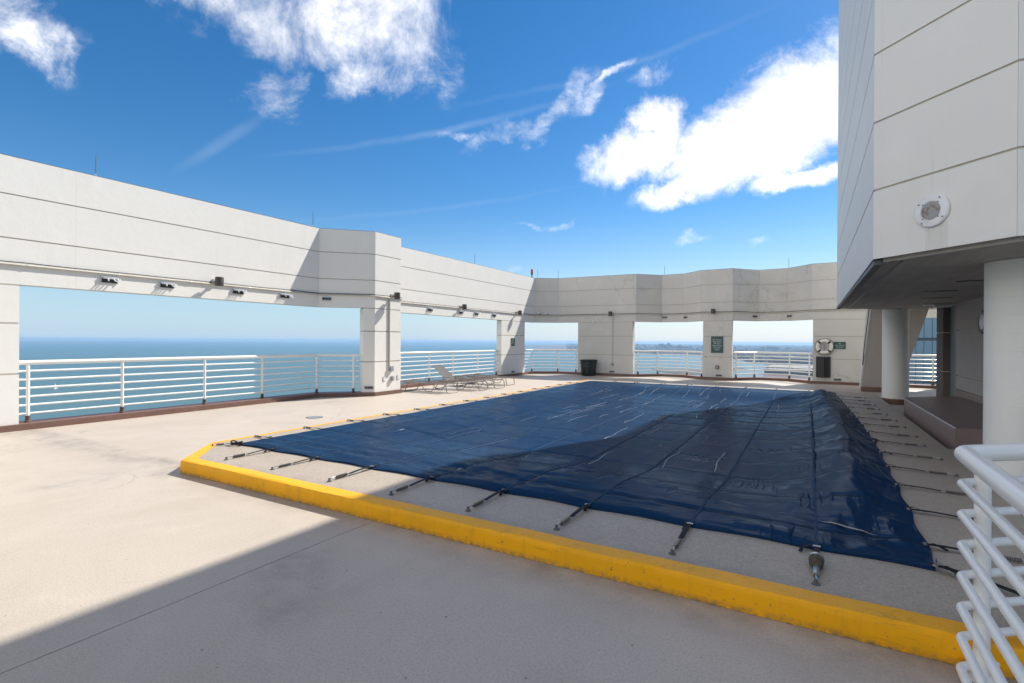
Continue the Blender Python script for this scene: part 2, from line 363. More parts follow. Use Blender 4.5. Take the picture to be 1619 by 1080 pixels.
class MB:
    def __init__(s): s.v = []; s.f = []
    def add(s, vs, fs):
        k = len(s.v); s.v += [tuple(x) for x in vs]; s.f += [tuple(i+k for i in f) for f in fs]; return s
    def box(s, x0, y0, z0, x1, y1, z1):
        vs = [(x, y, z) for z in (z0, z1) for x, y in ((x0, y0), (x1, y0), (x1, y1), (x0, y1))]
        return s.add(vs, [(3, 2, 1, 0), (4, 5, 6, 7), (0, 1, 5, 4), (1, 2, 6, 5), (2, 3, 7, 6), (3, 0, 4, 7)])
    def prism(s, poly, z0, z1, z1s=None):
        n = len(poly)
        A = sum(poly[i][0]*poly[(i+1) % n][1]-poly[(i+1) % n][0]*poly[i][1] for i in range(n))
        if A < 0: poly = poly[::-1]
        vs = [(x, y, z0) for x, y in poly] + [(x, y, z1) for x, y in poly]
        fs = [tuple(range(n))[::-1], tuple(range(n, 2*n))] + [(i, (i+1) % n, n+(i+1) % n, n+i) for i in range(n)]
        return s.add(vs, fs)
    def hexa(s, b4, t4):
        return s.add(list(b4)+list(t4), [(3, 2, 1, 0), (4, 5, 6, 7), (0, 1, 5, 4), (1, 2, 6, 5), (2, 3, 7, 6), (3, 0, 4, 7)])
    def tube(s, pts, r, n=8, cap=True, round_end=False):
        P = [Vector(p) for p in pts]; m = len(P)
        T = []
        for i in range(m):
            a = (P[i]-P[i-1]).normalized() if i else None; b = (P[i+1]-P[i]).normalized() if i < m-1 else None
            T.append((a or b) if (a is None or b is None) else (a+b).normalized())
        up = Vector((0, 0, 1)) if abs(T[0].z) < .95 else Vector((1, 0, 0))
        rings = []; N = (up - T[0]*up.dot(T[0])).normalized()
        rads = [r]*m if not isinstance(r, (list, tuple)) else list(r)
        seq = []
        for i in range(m):
            N = (N - T[i]*N.dot(T[i])).normalized(); B = T[i].cross(N)
            k = 1.0
            if 0 < i < m-1:
                cosh = max(.45, T[i].dot((P[i+1]-P[i]).normalized())); k = 1/cosh
            ax = None
            if k > 1.001: ax = ((P[i]-P[i-1]).normalized()-(P[i+1]-P[i]).normalized()).normalized()
            ring = []
            for j in range(n):
                a = 2*math.pi*j/n; o = (N*math.cos(a)+B*math.sin(a))*rads[i]
                if ax is not None: o = o + ax*(o.dot(ax)*(k-1))
                ring.append(P[i]+o)
            seq.append((ring, T[i], N, B, rads[i], P[i]))
        if round_end:
            out = []
            for e, sg in ((0, -1), (m-1, 1)):
                ring, Tt, N, B, rad, p = seq[e]; ex = []
                for a in (.45, .9, 1.25):
                    ex.append([p + Tt*sg*rad*math.sin(a) + (q-p)*math.cos(a) for q in ring])
                out.append(ex)
            rings = out[0][::-1] + [q[0] for q in seq] + out[1]
        else: rings = [q[0] for q in seq]
        vs = [v for q in rings for v in q]; fs = []
        for i in range(len(rings)-1):
            for j in range(n): fs.append((i*n+j, i*n+(j+1) % n, (i+1)*n+(j+1) % n, (i+1)*n+j))
        if cap: fs += [tuple(range(n))[::-1], tuple(range((len(rings)-1)*n, len(rings)*n))]
        return s.add(vs, fs)
    def lathe(s, prof, n=24, c=(0, 0, 0), axis='z', capped=True):
        vs = []; fs = []; m = len(prof)
        for r, h in prof:
            for j in range(n):
                a = 2*math.pi*j/n; x, y = r*math.cos(a), r*math.sin(a)
                p = (x, y, h)
                if axis == 'y': p = (x, -h, y)
                if axis == 'x': p = (h, x, y)
                vs.append((p[0]+c[0], p[1]+c[1], p[2]+c[2]))
        for i in range(m-1):
            for j in range(n): fs.append((i*n+j, i*n+(j+1) % n, (i+1)*n+(j+1) % n, (i+1)*n+j))
        if capped: fs += [tuple(range(n))[::-1], tuple(range((m-1)*n, m*n))]
        return s.add(vs, fs)
    def xf(s, Mx): s.v = [tuple(Mx @ Vector(v)) for v in s.v]; return s
    def build(s, name, mat, parent=None, smooth=False, local=False, bevel=0):
        off = Vector((0, 0, 0)) if (parent is None or local) else wloc(parent)
        me = bpy.data.meshes.new(name); me.from_pydata([(v[0]-off.x, v[1]-off.y, v[2]-off.z) for v in s.v], [], s.f)
        me.materials.append(MT[mat] if isinstance(mat, str) else mat)
        bm = bmesh.new(); bm.from_mesh(me); bmesh.ops.recalc_face_normals(bm, faces=bm.faces)
        if bevel:
            es = [e for e in bm.edges if len(e.link_faces) == 2 and e.calc_face_angle(0) > .6]
            bmesh.ops.bevel(bm, geom=es, offset=bevel, segments=2, affect='EDGES', clamp_overlap=True)
        bm.to_mesh(me); bm.free()
        if smooth:
            for p in me.polygons: p.use_smooth = True
            me.set_sharp_from_angle(angle=R(42))
        o = bpy.data.objects.new(name, me); C.objects.link(o); o.parent = parent
        return o

def tag(o, label=None, cat=None, group=None, kind=None):
    if label: o['label'] = label
    if cat: o['category'] = cat
    if group: o['group'] = group
    if kind: o['kind'] = kind
    return o
def thing(name, label, cat, loc=(0, 0, 0), group=None, rz=0):
    o = bpy.data.objects.new(name, None); C.objects.link(o); o.location = loc; o.rotation_euler = (0, 0, rz); o.empty_display_size = .2
    return tag(o, label, cat, group)
def copy_tree(o, parent=None):
    c = o.copy(); C.objects.link(c); c.parent = parent
    for ch in list(o.children): copy_tree(ch, c)
    return c
def arc_path(pts, r=.04, k=4):
    """round the inner corners of a 3D polyline"""
    P = [Vector(p) for p in pts]; out = [P[0]]
    for i in range(1, len(P)-1):
        a = (P[i-1]-P[i]); b = (P[i+1]-P[i]); rr_ = min(r, a.length*.45, b.length*.45)
        p0 = P[i]+a.normalized()*rr_; p1 = P[i]+b.normalized()*rr_
        for j in range(k+1):
            q = j/k; out.append(p0*(1-q)**2 + P[i]*2*q*(1-q) + p1*q*q)
    out.append(P[-1]); return out
ORD = ['first', 'second', 'third', 'fourth', 'fifth', 'sixth', 'seventh', 'eighth', 'ninth', 'tenth', 'eleventh', 'twelfth', 'thirteenth', 'fourteenth', 'fifteenth', 'sixteenth']

# ------------------------------------------------------------------ plan
W = [(-12.15, -7.0), (-12.15, 9.85), (-11.05, 10.95), (-11.05, 12.05), (-12.05, 13.05), (-12.05, 22.95), (-11.0, 23.62), (-7.05, 23.75), (-6.08, 24.72),
     (-5.08, 24.72), (-4.15, 23.85), (-2.84, 23.85), (-1.88, 24.9), (-.79, 24.9), (.1, 23.95), (6.5, 23.95)]
def offset(pts, dd):
    P = [Vector(p) for p in pts]; out = []
    for i in range(len(P)):
        ns = []
        if i: a = (P[i]-P[i-1]).normalized(); ns.append(Vector((-a.y, a.x)))
        if i < len(P)-1: a = (P[i+1]-P[i]).normalized(); ns.append(Vector((-a.y, a.x)))
        n = (ns[0]+ns[-1]).normalized(); k = dd/max(.3, n.dot(ns[0])); out.append(tuple(P[i]+n*k))
    return out
TH = .32
OFF = {}
def W_off(dd):
    k = round(dd, 4)
    if k not in OFF: OFF[k] = offset(W, dd)
    return OFF[k]
def strip(i0, i1, d0, d1):
    return W_off(d0)[i0:i1+1] + W_off(d1)[i0:i1+1][::-1]

# ------------------------------------------------------------------ ground structure
deck_poly = W_off(.62) + [(9.5, 23.95), (9.5, -9), (-12.7, -9)]
db = MB()
seam_u = -3.42
zb = -6.0
o = MB().prism(deck_poly, zb, -.012).build('deck_slab', 'building'); tag(o, kind='structure')
# coated deck in two pours with a fine construction joint between them
l_poly = [p for p in W_off(.30)[:11] if p[0] < seam_u] 
lft = [(-12.45, -9)] + W_off(.30)[1:10] + [(-4.15, 24.1), (seam_u-.0035, 24.1), (seam_u-.0035, -9)]
rgt = [(seam_u+.0035, -9), (seam_u+.0035, 24.1), (-2.84, 24.1)] + W_off(.30)[12:15] + [(9.4, 24.2), (9.4, -9)]
tag(MB().prism(lft, -.011, 0).build('deck', 'deck'), kind='structure')
tag(MB().prism(rgt, -.011, 0).build('deck', 'deck'), kind='structure')
tag(MB().box(seam_u-.003, -9, -.011, seam_u+.003, 3.35, -.005).build('deck_joint', 'cable'), kind='structure')

# raised pool platform with its yellow kerb
K = .158
plat = [(-6.67, 3.37), (.75, 3.40), (3.3, 3.42), (3.3, 9.4), (1.72, 9.4), (1.72, 18.6), (-7.45, 18.75), (-7.45, 4.17)]
KW = .17
pin = [(-6.60, 3.37+KW), (3.3, 3.42+KW), (3.3, 9.4), (1.72, 9.4), (1.72, 18.6), (-7.35, 18.75), (-7.35, 4.23)]
pm = MB(); z1 = K-.004
pm.prism([(-6.60, 3.37+KW), (3.3, 3.42+KW), (3.3, 5.0), (-7.35, 5.0), (-7.35, 4.23)], .002, z1)      # near coping
pm.prism([(-7.35, 5.0), (-6.2, 5.0), (-6.2, 16.9), (-7.35, 16.9)], .002, z1)
pm.prism([(.36, 5.0), (3.3, 5.0), (3.3, 9.4), (1.72, 9.4), (1.72, 16.9), (.36, 16.9)], .002, z1)
pm.prism([(-7.35, 16.9), (1.72, 16.9), (1.72, 18.6), (-7.35, 18.75)], .002, z1)
tag(pm.build('pool_platform', 'plat'), kind='structure')
kb = MB(); NK = 260
sec = [(.0, .002), (-.002, .05), (.0, .11), (.002, K-.014), (.012, K-.003), (.05, K), (.12, K), (KW-.004, K-.001), (KW, K-.006), (KW, .002)]
for k in range(NK+1):
    q = k/NK; x = -6.67+9.97*q; y0 = 3.37+.05*q
    for dy, z in sec:
        a = noise.noise(Vector((x*2.2, dy*9, z*9)))*.005 + noise.noise(Vector((x*9, dy*30, z*30+4)))*.0022
        kb.v.append((x+.07*dy/KW*(1-q)*(1 if k == 0 else 0), y0+dy+a*(1 if z > .003 else .6), z+(a*.6 if z > .1 else 0)))
ns = len(sec)
kb.f = [(k*ns+m, (k+1)*ns+m, (k+1)*ns+m+1, k*ns+m+1) for k in range(NK) for m in range(ns-1)] + [tuple(range(ns)), tuple(range(NK*ns, NK*ns+ns))[::-1]]
kerb = kb.build('yellow_kerb', 'yellow', None, True); tag(kerb, 'long yellow painted kerb along the near side of the pool platform', 'kerb')
kc = MB().prism([(-6.672, 3.372), (-6.602, 3.37+KW+.002), (-7.352, 4.235), (-7.452, 4.172)], .002, K-.001).build('yellow_kerb', 'yellow', None, bevel=.012)
tag(kc, 'short yellow kerb cutting off the left corner of the pool platform', 'kerb')
ke = MB().prism([(-7.451, 4.176), (-7.351, 4.238), (-7.351, 18.74), (-7.451, 18.74)], .002, K-.002).build('yellow_kerb', 'yellow', None, bevel=.01)
tag(ke, 'thin yellow edge line running down the lounger side of the pool platform', 'kerb')

# ------------------------------------------------------------------ parapet walls
ZB = [(2.6, 3.399), (3.421, 4.169), (4.191, 4.845)]
def wall(i0, i1, label, mat, n=None):
    a = W[i0]; b = W[i1]
    root = thing('parapet_wall', label, 'wall', ((a[0]+b[0])/2, (a[1]+b[1])/2, 2.6))
    core = MB()
    for i in range(i0, i1): core.prism([W_off(.012)[i], W_off(.012)[i+1], W_off(TH-.012)[i+1], W_off(TH-.012)[i]], 2.62, 4.82)
    core.build('wall_core', 'groove', root)
    for z0, z1 in ZB:
        for i in range(i0, i1):
            A, B, B2, A2 = Vector(W[i]), Vector(W[i+1]), Vector(W_off(TH)[i+1]), Vector(W_off(TH)[i])
            L = (B-A).length; e = .0006/L
            pcs = [(0, 1)]
            if L > 6 and n: pcs = [(k/n, (k+1)/n) for k in range(n)]
            for q0, q1 in pcs:
                f = lambda X, Y, q: tuple(X.lerp(Y, q))
                MB().prism([f(A, B, q0+e), f(A, B, q1-e), f(A2, B2, q1-e), f(A2, B2, q0+e)], z0, z1).build('wall_panel', mat, root)
    return root
wall(0, 1, 'long sunlit white beam wall at the left above the widest sea opening', 'wall', 3)
wall(1, 4, 'projecting white pier block between the two left beam walls', 'wall')
wall(4, 5, 'white beam wall above the loungers, half crossed by shadow at its far end', 'wall', 2)
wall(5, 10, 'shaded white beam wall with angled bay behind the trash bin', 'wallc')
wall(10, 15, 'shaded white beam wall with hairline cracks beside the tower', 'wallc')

PZ = [(.112, .995), (1.025, 1.895), (1.925, 2.575)]
def pillar(poly, label, mat='wall'):
    cx = sum(p[0] for p in poly)/len(poly); cy = sum(p[1] for p in poly)/len(poly)
    root = thing('wall_pillar', label, 'pillar', (cx, cy, 0))
    sh = [((p[0]-cx)*.965+cx, (p[1]-cy)*.965+cy) for p in poly]
    def inset(poly, dd):
        # inset toward centre by distance dd
        out = []
        for p in poly:
            v = Vector((cx-p[0], cy-p[1])); out.append(tuple(Vector(p)+v.normalized()*dd))
        return out
    MB().prism(inset(poly, .02), .02, 2.6).build('pillar_core', 'groove', root)
    for z0, z1 in PZ: MB().prism(poly, z0, z1).build('pillar_block', mat, root)
    return root
def seg_poly(i, u0=None, v0=None, u1=None, v1=None, th=TH):
    pass
P = 0.0
pillar([(-12.15, -1.5), (-12.15, 3.43), (-12.15-TH, 3.43), (-12.15-TH, -1.5)], 'sunlit white pillar at the left edge of the photo')
pillar([(-11.28, 10.72), (-11.05, 10.95), (-11.05, 12.05), (-11.3, 12.3), (-11.62, 12.25), (-11.62, 10.9)], 'angled white pillar carrying a vertical conduit under the pier block')
pillar([(-12.05, 19.76), (-12.05, 21.95), (-12.05-.26, 21.95), (-12.05-.26, 19.76)], 'white corner pillar with a small green sign, cut by a slanting shadow')
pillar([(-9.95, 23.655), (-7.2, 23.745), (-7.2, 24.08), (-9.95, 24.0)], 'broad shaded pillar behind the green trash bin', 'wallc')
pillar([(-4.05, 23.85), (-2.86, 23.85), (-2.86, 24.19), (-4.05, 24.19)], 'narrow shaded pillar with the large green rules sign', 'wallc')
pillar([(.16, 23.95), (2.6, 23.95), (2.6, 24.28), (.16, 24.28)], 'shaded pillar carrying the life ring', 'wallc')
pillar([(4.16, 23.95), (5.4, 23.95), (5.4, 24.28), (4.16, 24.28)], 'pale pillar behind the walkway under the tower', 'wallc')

# brown base kerb following the wall line
def base_kerb(i0, i1, label):
    a = W[i0]; b = W[i1]
    mb = MB()
    for i in range(i0, i1):
        A, B, B2, A2 = W_off(-.05)[i], W_off(-.05)[i+1], W_off(.42)[i+1], W_off(.42)[i]
        mb.prism([A, B, B2, A2], .001, .11)
    root = mb.build('base_kerb', 'brown'); tag(root, label, 'kerb'); return root
base_kerb(0, 1, 'brown base kerb under the long left railing')
base_kerb(1, 4, 'brown base kerb wrapping the foot of the angled pillar')
base_kerb(4, 5, 'brown base kerb behind the loungers')
base_kerb(5, 10, 'brown base kerb running behind the trash bin')
base_kerb(10, 15, 'brown base kerb under the life ring pillar')

# ------------------------------------------------------------------ railings
RZ = [1.045, .89, .735, .58, .425, .27]
def railing(path, posts, label, top=1.2, caps=True):
    root = thing('railing', label, 'railing', (posts[0][0], posts[0][1], .11))
    p3 = lambda z: arc_path([(x, y, z) for x, y in path], .12, 3)
    MB().tube(p3(top), .042, 12, round_end=True).build('top_rail', 'rail', root, True)
    for z in RZ: MB().tube(p3(z), .021, 8, round_end=True).build('rail', 'rail', root, True)
    for x, y in posts:
        po = MB().tube([(x, y, .2), (x, y, top-.02)], .029, 8).build('post', 'rail', root, True)
        ft = MB().lathe([(.055, .11), (.05, .135), (.038, .15), (.036, .23), (.031, .235)], 10, (x, y, 0))
        f = ft.build('post_foot', 'foot', po)
        f.location = -Vector((0, 0, 0))
    return root
ro = W_off(.17)
railing([(-12.32, 3.46), ro[1], (-11.44, 10.68)], [(-12.32, 3.6), (-12.32, 5.08), (-12.32, 6.75), (-12.32, 8.22), (-12.24, 9.86), (-11.53, 10.58)], 'white tubular railing across the wide left opening')
railing([(-12.22, 12.75), (-12.22, 19.9)], [(-12.22, 13.3), (-12.22, 14.87), (-12.22, 16.35), (-12.22, 18.1), (-12.22, 19.6)], 'white tubular railing behind the loungers')
railing([(-12.22, 21.8), ro[5], ro[6], (-9.98, 23.82)], [(-12.2, 23.0), (-11.1, 23.77), (-10.12, 23.82)], 'white railing in the corner left of the trash bin')
railing([(-7.15, 23.92), ro[8], ro[9], (-4.07, 24.0)], [(-7.02, 24.02), (-6.28, 24.78), (-4.92, 24.80), (-4.14, 24.06)], 'white railing between broad pillar and rules-sign pillar')
railing([(-2.80, 24.05), ro[12], ro[13], (.12, 24.1)], [(-2.73, 24.15), (-2.06, 24.88), (-.7, 25.0), (.04, 24.22)], 'white railing left of the life ring pillar')
railing([(2.62, 24.12), (4.13, 24.12)], [(3.99, 24.12), (2.75, 24.12)], 'short white railing under the tower in front of the blue glass building')

# near railing at the right: two legs meeting in a corner
def corner_rail(c, near, far, top, bars, label, posts, rt=.042, rb=.0205):
    root = thing('railing', label, 'railing', (c[0], c[1], 0))
    dn = (Vector(near)-Vector(c)).normalized(); df = (Vector(far)-Vector(c)).normalized()
    def path(z, ex): 
        cc = Vector(c) + dn*0 - (dn+df)*ex
        return arc_path([(near[0]-(dn+df).x*ex, near[1]-(dn+df).y*ex, z), (cc.x, cc.y, z), (far[0]-(dn+df).x*ex, far[1]-(dn+df).y*ex, z)], .03, 4)
    MB().tube(path(top, 0), rt, 20).build('top_rail', 'rail', root, True)
    for z in bars: MB().tube(path(z, .012), rb, 14).build('rail', 'rail', root, True)
    for p in posts:
        po = MB().tube([(p[0], p[1], .03), (p[0], p[1], top-.02)], .033, 16).build('post', 'rail', root, True)
        MB().lathe([(.06, .0), (.06, .02), (.036, .03)], 14, (p[0], p[1], 0)).build('post_foot', 'rail', po)
    return root
corner_rail((.665, 3.285), (.62, .5), (1.55, 4.0), 1.11, [.965, .812, .66, .508, .355, .205, .055], 'white tubular railing with a sharp corner in the right foreground', [(.745, 3.33), (.66, 1.2)])
corner_rail((1.93, 6.72), (1.9, 4.6), (3.0, 6.74), 1.13, [.965, .812, .66, .508, .355, .205, .055], 'white railing in front of the near column, mostly outside the photo', [(2.1, 6.72), (1.92, 5.2)])

# ------------------------------------------------------------------ tower over the deck
TT = 11.7
tw = thing('tower', 'tall pale concrete tower overhanging the deck at the right', 'tower', (4.5, 11.5, 2.6))
tp = [(.64, 7.19), (1.61, 6.22), (9.0, 6.22), (9.0, 17.4), (1.66, 17.4), (.66, 16.4)]
def shrink(poly, dd):
    P = [Vector(p) for p in poly]; n = len(P); out = []
    for i in range(n):
        a = (P[i]-P[i-1]).normalized(); b = (P[(i+1) % n]-P[i]).normalized()
        na = Vector((-a.y, a.x)); nb = Vector((-b.y, b.x)); m = (na+nb).normalized(); out.append(tuple(P[i]+m*(dd/max(.3, m.dot(na)))))
    return out
MB().prism(shrink(tp, .012), 2.66, TT-.05).build('tower_core', 'groove', tw)
zs = [2.62, 3.41, 4.19, 4.98, 5.77, 6.56, 7.35, 8.14, 8.93, 9.72, 10.5, TT]
tin = shrink(tp, .0115)
for a, b in zip(zs[:-1], zs[1:]):
    for i in (0, 1, 4, 5):          # the faces towards the deck, one cast panel each per course
        j = (i+1) % 6
        A, B, B2, A2 = Vector(tp[i]), Vector(tp[j]), Vector(tin[j]), Vector(tin[i]); e = .001/(B-A).length
        MB().prism([tuple(A.lerp(B, e)), tuple(A.lerp(B, 1-e)), tuple(B2.lerp(A2, e)), tuple(A2.lerp(B2, e))], a+(.011 if a > 2.7 else 0), b-.011).build('wall_panel', 'tower', tw)
sf = shrink(tp, .10)
MB().prism(sf, 2.585, 2.655).build('soffit', 'soffit', tw)
MB().box(.90, 7.2, 2.578, .925, 16.5, 2.59).build('soffit_groove', 'black', tw)
MB().box(.655, 7.25, 2.56, .735, 16.4, 2.619).build('drip_edge', 'dkgrey', tw)
# the rear of the tower steps out above the walkway
MB().prism([(1.66, 17.405), (9.0, 17.405), (9.0, 21.6), (1.66, 21.6)], 2.98, TT).build('rear_block', 'tower', tw)
for (x, y, l) in ((1.9, 9.9, .5), (2.3, 8.7, .5), (1.75, 11.6, .5), (2.0, 13.3, .5), (2.6, 10.6, .7)):
    MB().box(x, y-.02, 2.574, x+l, y+.02, 2.583).build('soffit_slot', 'black', tw)

def column(x, y, label):
    c = thing('column', label, 'column', (x, y, 0))
    z = .15
    for k in range(12):
        z1 = z + (2.583-.15)/12
        MB().lathe([(.2985, z), (.3, z+.0015), (.3, z1-.0015), (.2985, z1)], 40, (x, y, 0)).build('drum', 'colm', c, True); z = z1
    MB().lathe([(.306, .001), (.308, .145), (.300, .15)], 40, (x, y, 0)).build('base_band', 'brown', c, True)
MT['colm'] = material('pale_column_paint', (.76, .75, .70), .6, 0, wall_fn(0))
column(2.06, 17.32, 'slimmer looking round column farther back under the tower')
column(2.06, 7.85, 'round pale column nearest the right edge under the tower')

# core of the building behind the columns
cw = thing('building_core', 'taupe stucco core wall with deep joints under the tower', 'wall', (4.5, 12.5, 0))
MB().box(3.03, 9.6, .0, 8.8, 15.6, 2.58).build('core', 'groove', cw)
for a, b in ((.60, .90), (.93, 1.95), (1.98, 2.575)): MB().box(3.0, 9.6, a, 3.029, 15.6, b).build('wall_panel', 'corewall', cw)
MB().box(2.985, 9.6, .443, 3.029, 15.55, .595).build('skirting', 'plinth', cw)
MB().box(3.0, 9.6, 2.575, 3.03, 15.6, 2.583).build('cornice_line', 'caulk', cw)
MB().box(3.02, 15.603, .0, 3.3, 16.25, 2.58).build('door_jamb', 'jamb', cw)
pl = thing('dark_pillar', 'dark taupe pillar end beside the pale green jamb', 'pillar', (3.1, 16.6, 0))
for a, b in ((.0, .95), (.975, 1.91), (1.935, 2.58)): MB().box(2.88, 16.26, a, 3.5, 17.0, b).build('pillar_block', 'dkpillar', pl)
MB().box(2.9, 16.28, .01, 3.48, 16.98, 2.57).build('pillar_core', 'groove', pl)

ph = thing('plinth', 'low brown plinth with a white caulk line under the tower', 'plinth', (2.4, 12, 0))
MB().prism([(1.83, 9.52), (2.98, 9.52), (2.98, 15.2), (2.45, 14.95), (1.86, 14.3)], .001, .44).build('plinth_body', 'plinth', ph, bevel=.012)
MB().box(1.826, 9.55, .425, 1.84, 14.25, .446).build('edge_line', 'caulk', ph)
MB().prism([(1.80, 9.49), (1.835, 9.515), (1.862, 14.32), (1.835, 14.36)], .001, .02).build('caulk_line', 'caulk', ph)
MB().box(1.815, 9.492, .001, 2.98, 9.525, .016).build('caulk_line', 'caulk', ph)

# raking buttress wall
bt = thing('buttress', 'raking taupe buttress wall leaning to the right with a pipe on its lit edge', 'wall', (2.2, 21.2, 0))
MB().hexa([(1.60, 21.05, .17), (2.62, 21.05, .17), (2.62, 21.45, .17), (1.60, 21.45, .17)], [(1.86, 21.05, 2.96), (3.42, 21.05, 2.96), (3.42, 21.45, 2.96), (1.86, 21.45, 2.96)]).build('leaning_wall', 'corewall', bt)
MB().box(1.58, 21.03, .001, 2.66, 21.47, .165).build('base_band', 'brown', bt)
MB().hexa([(1.54, 21.12, .17), (1.597, 21.12, .17), (1.597, 21.45, .17), (1.54, 21.45, .17)], [(1.72, 21.12, 2.9), (1.853, 21.12, 2.9), (1.853, 21.45, 2.9), (1.72, 21.45, 2.9)]).build('lit_edge', 'wall', bt)  # light on this narrow side is put in as paler paint
MB().tube([(1.55, 21.06, .2), (1.63, 21.06, 1.1), (1.69, 21.06, 1.4), (1.84, 21.06, 2.9)], .018, 8).build('pipe', 'steel', bt, True)
MB().tube([(1.60, 21.0, .9), (1.64, 21.0, 1.5), (1.78, 21.0, 2.9)], .014, 8).build('pipe', 'cable', bt, True)

MB_ = MB
# ------------------------------------------------------------------ pool cover
U0, U1, V0, V1 = -6.98, .80, 4.28, 18.0
NU, NV = 230, 400
seams_u = [-6.2, -5.3, -4.36, -3.48, -2.57, -1.70, -.82, .06]
seams_v = [4.75 + .925*k for k in range(15)]
def cover_pt(s, q):
    """s,q in 0..1 -> point on the sheet"""
    v = V0 + (V1-V0)*q
    ul = U0 - .12*q; ur = .76 + .16*math.sin(min(1, q*1.6)*math.pi*.5) - .36*max(0, q-.35)**1.2
    u = ul + (ur-ul)*s
    # scalloped free edges between straps
    du = min(1, abs(s-.5)*2); dv = min(1, abs(q-.5)*2)
    e = .03*math.sin((u-.06)/.88*math.pi)**2
    if q < .03: v += e*(1-q/.03)
    if q > .97: v -= e*(q-.97)/.03
    e2 = .03*math.sin((v-4.75)/.925*math.pi)**2
    if s < .04: u += e2*(1-s/.04)
    if s > .96: u -= e2*(s-.96)/.04
    dl = (u-U0); dr = (ur-u); df = (v-V0); db = (V1-v)
    sm = lambda x, a, b: (lambda k: k*k*(3-2*k))(max(0, min(1, (x-a)/(b-a))))
    inside = sm(dl, .72, 2.2)*sm(dr, .40, 1.5)*sm(df, .66, 2.3)*sm(db, 1.0, 3.0)
    z = K + .014 - .125*inside
    edge = min(dl, dr, df, db)
    z += .012*sm(edge, .0, .05)*(1-sm(edge, .1, .5))
    # taut wrinkles
    n1 = noise.noise(Vector((u*.9, v*.35, 1.3))); n2 = noise.noise(Vector((u*5.5, v*1.1, 4.2))); n3 = noise.noise(Vector((u*1.4, v*6.5, 8.7)))
    z += (.014*n1 + .005*n2)*sm(edge, .05, .5)
    z += .016*n3*(1-sm(df, .35, 1.5))*sm(edge, .02, .12)
    z += .010*(1-abs(noise.noise(Vector((u*.8+2, v*3.2+u*.9, 3))))*4 if abs(noise.noise(Vector((u*.8+2, v*3.2+u*.9, 3)))) < .25 else 0)*(1-sm(df, .3, 1.2))*sm(edge, .03, .12)
    fo = abs(noise.noise(Vector((u*4.5+v*.7, v*.8, 21)))); z += .014*max(0, 1-fo*6)*(1-sm(dr, .5, 1.6))*sm(edge, .03, .15)
    # loose ridge along the tower side where the sheet drops over the pool lip
    wob = noise.noise(Vector((0, v*.8, 2)))
    rg = math.exp(-((dr-.40-.06*wob)/(.17 if dr < .40 else .30))**2)
    z += (.135+.03*wob)*rg*sm(df, .25, 2.6)*sm(db, .1, .8)
    z += .02*math.exp(-((dr-.18-.05*noise.noise(Vector((5, v*1.3, 0))))/.05)**2)*(.5+noise.noise(Vector((3, v*1.1, 0))))*sm(df, .3, 1)
    z += .016*noise.noise(Vector((u*6, v*1.8, 11)))*(1-sm(dr, .2, 1.0))*sm(edge, .03, .15)
    return u, v, z
def seam_pucker(u, v):
    a = min(abs(u-x) for x in seams_u); b = min(abs(v-y) for y in seams_v)
    return -.007*math.exp(-(a/.05)**2) - .007*math.exp(-(b/.05)**2) + .004*math.exp(-((a-.12)/.06)**2)*noise.noise(Vector((u*3, v*14, 0))) + .004*math.exp(-((b-.12)/.06)**2)*noise.noise(Vector((u*14, v*3, 5)))
pc = thing('pool_cover', 'large dark blue vinyl sheet strapped over the swimming pool', 'pool cover', ((U0+U1)/2, (V0+V1)/2, K))
mb = MB()
for j in range(NV+1):
    for i in range(NU+1):
        u, v, z = cover_pt(i/NU, j/NV); mb.v.append((u, v, z+seam_pucker(u, v)))
mb.f = [(j*(NU+1)+i, j*(NU+1)+i+1, (j+1)*(NU+1)+i+1, (j+1)*(NU+1)+i) for j in range(NV) for i in range(NU)]
k0 = len(mb.v)      # hem folded down to the platform
ring = [j*(NU+1) for j in range(NV)] + [NV*(NU+1)+i for i in range(NU)] + [j*(NU+1)+NU for j in range(NV, 0, -1)] + [i for i in range(NU, 0, -1)]
for r in ring: x, y, z = mb.v[r]; mb.v.append((x, y, K-.003))
mb.f += [(ring[i], ring[(i+1) % len(ring)], k0+(i+1) % len(ring), k0+i) for i in range(len(ring))]
mb.build('sheet', 'cover', pc, True)
def ribbon(along, x, wd):
    b = MB(); n = 150
    for k in range(n+1):
        q = k/n
        for sgn in (-1, 1):
            if along == 'v': s = (x + sgn*wd/2 - U0)/(U1-U0); u, v, z = cover_pt(s, q); u = x+sgn*wd/2
            else: u, v, z = cover_pt(q, (x + sgn*wd/2 - V0)/(V1-V0)); 
            b.v.append((u, v, z + seam_pucker(u, v) + .0045))
    b.f = [(2*k, 2*k+1, 2*k+3, 2*k+2) for k in range(n)]
    b.build('webbing_strip', 'seam' if along == 'v' else 'stitch', pc, True)
for x in seams_u: ribbon('v', x, .024)
for y in seams_v:
    if y < V1-.1: ribbon('u', y, .016)
rc = random.Random(9)
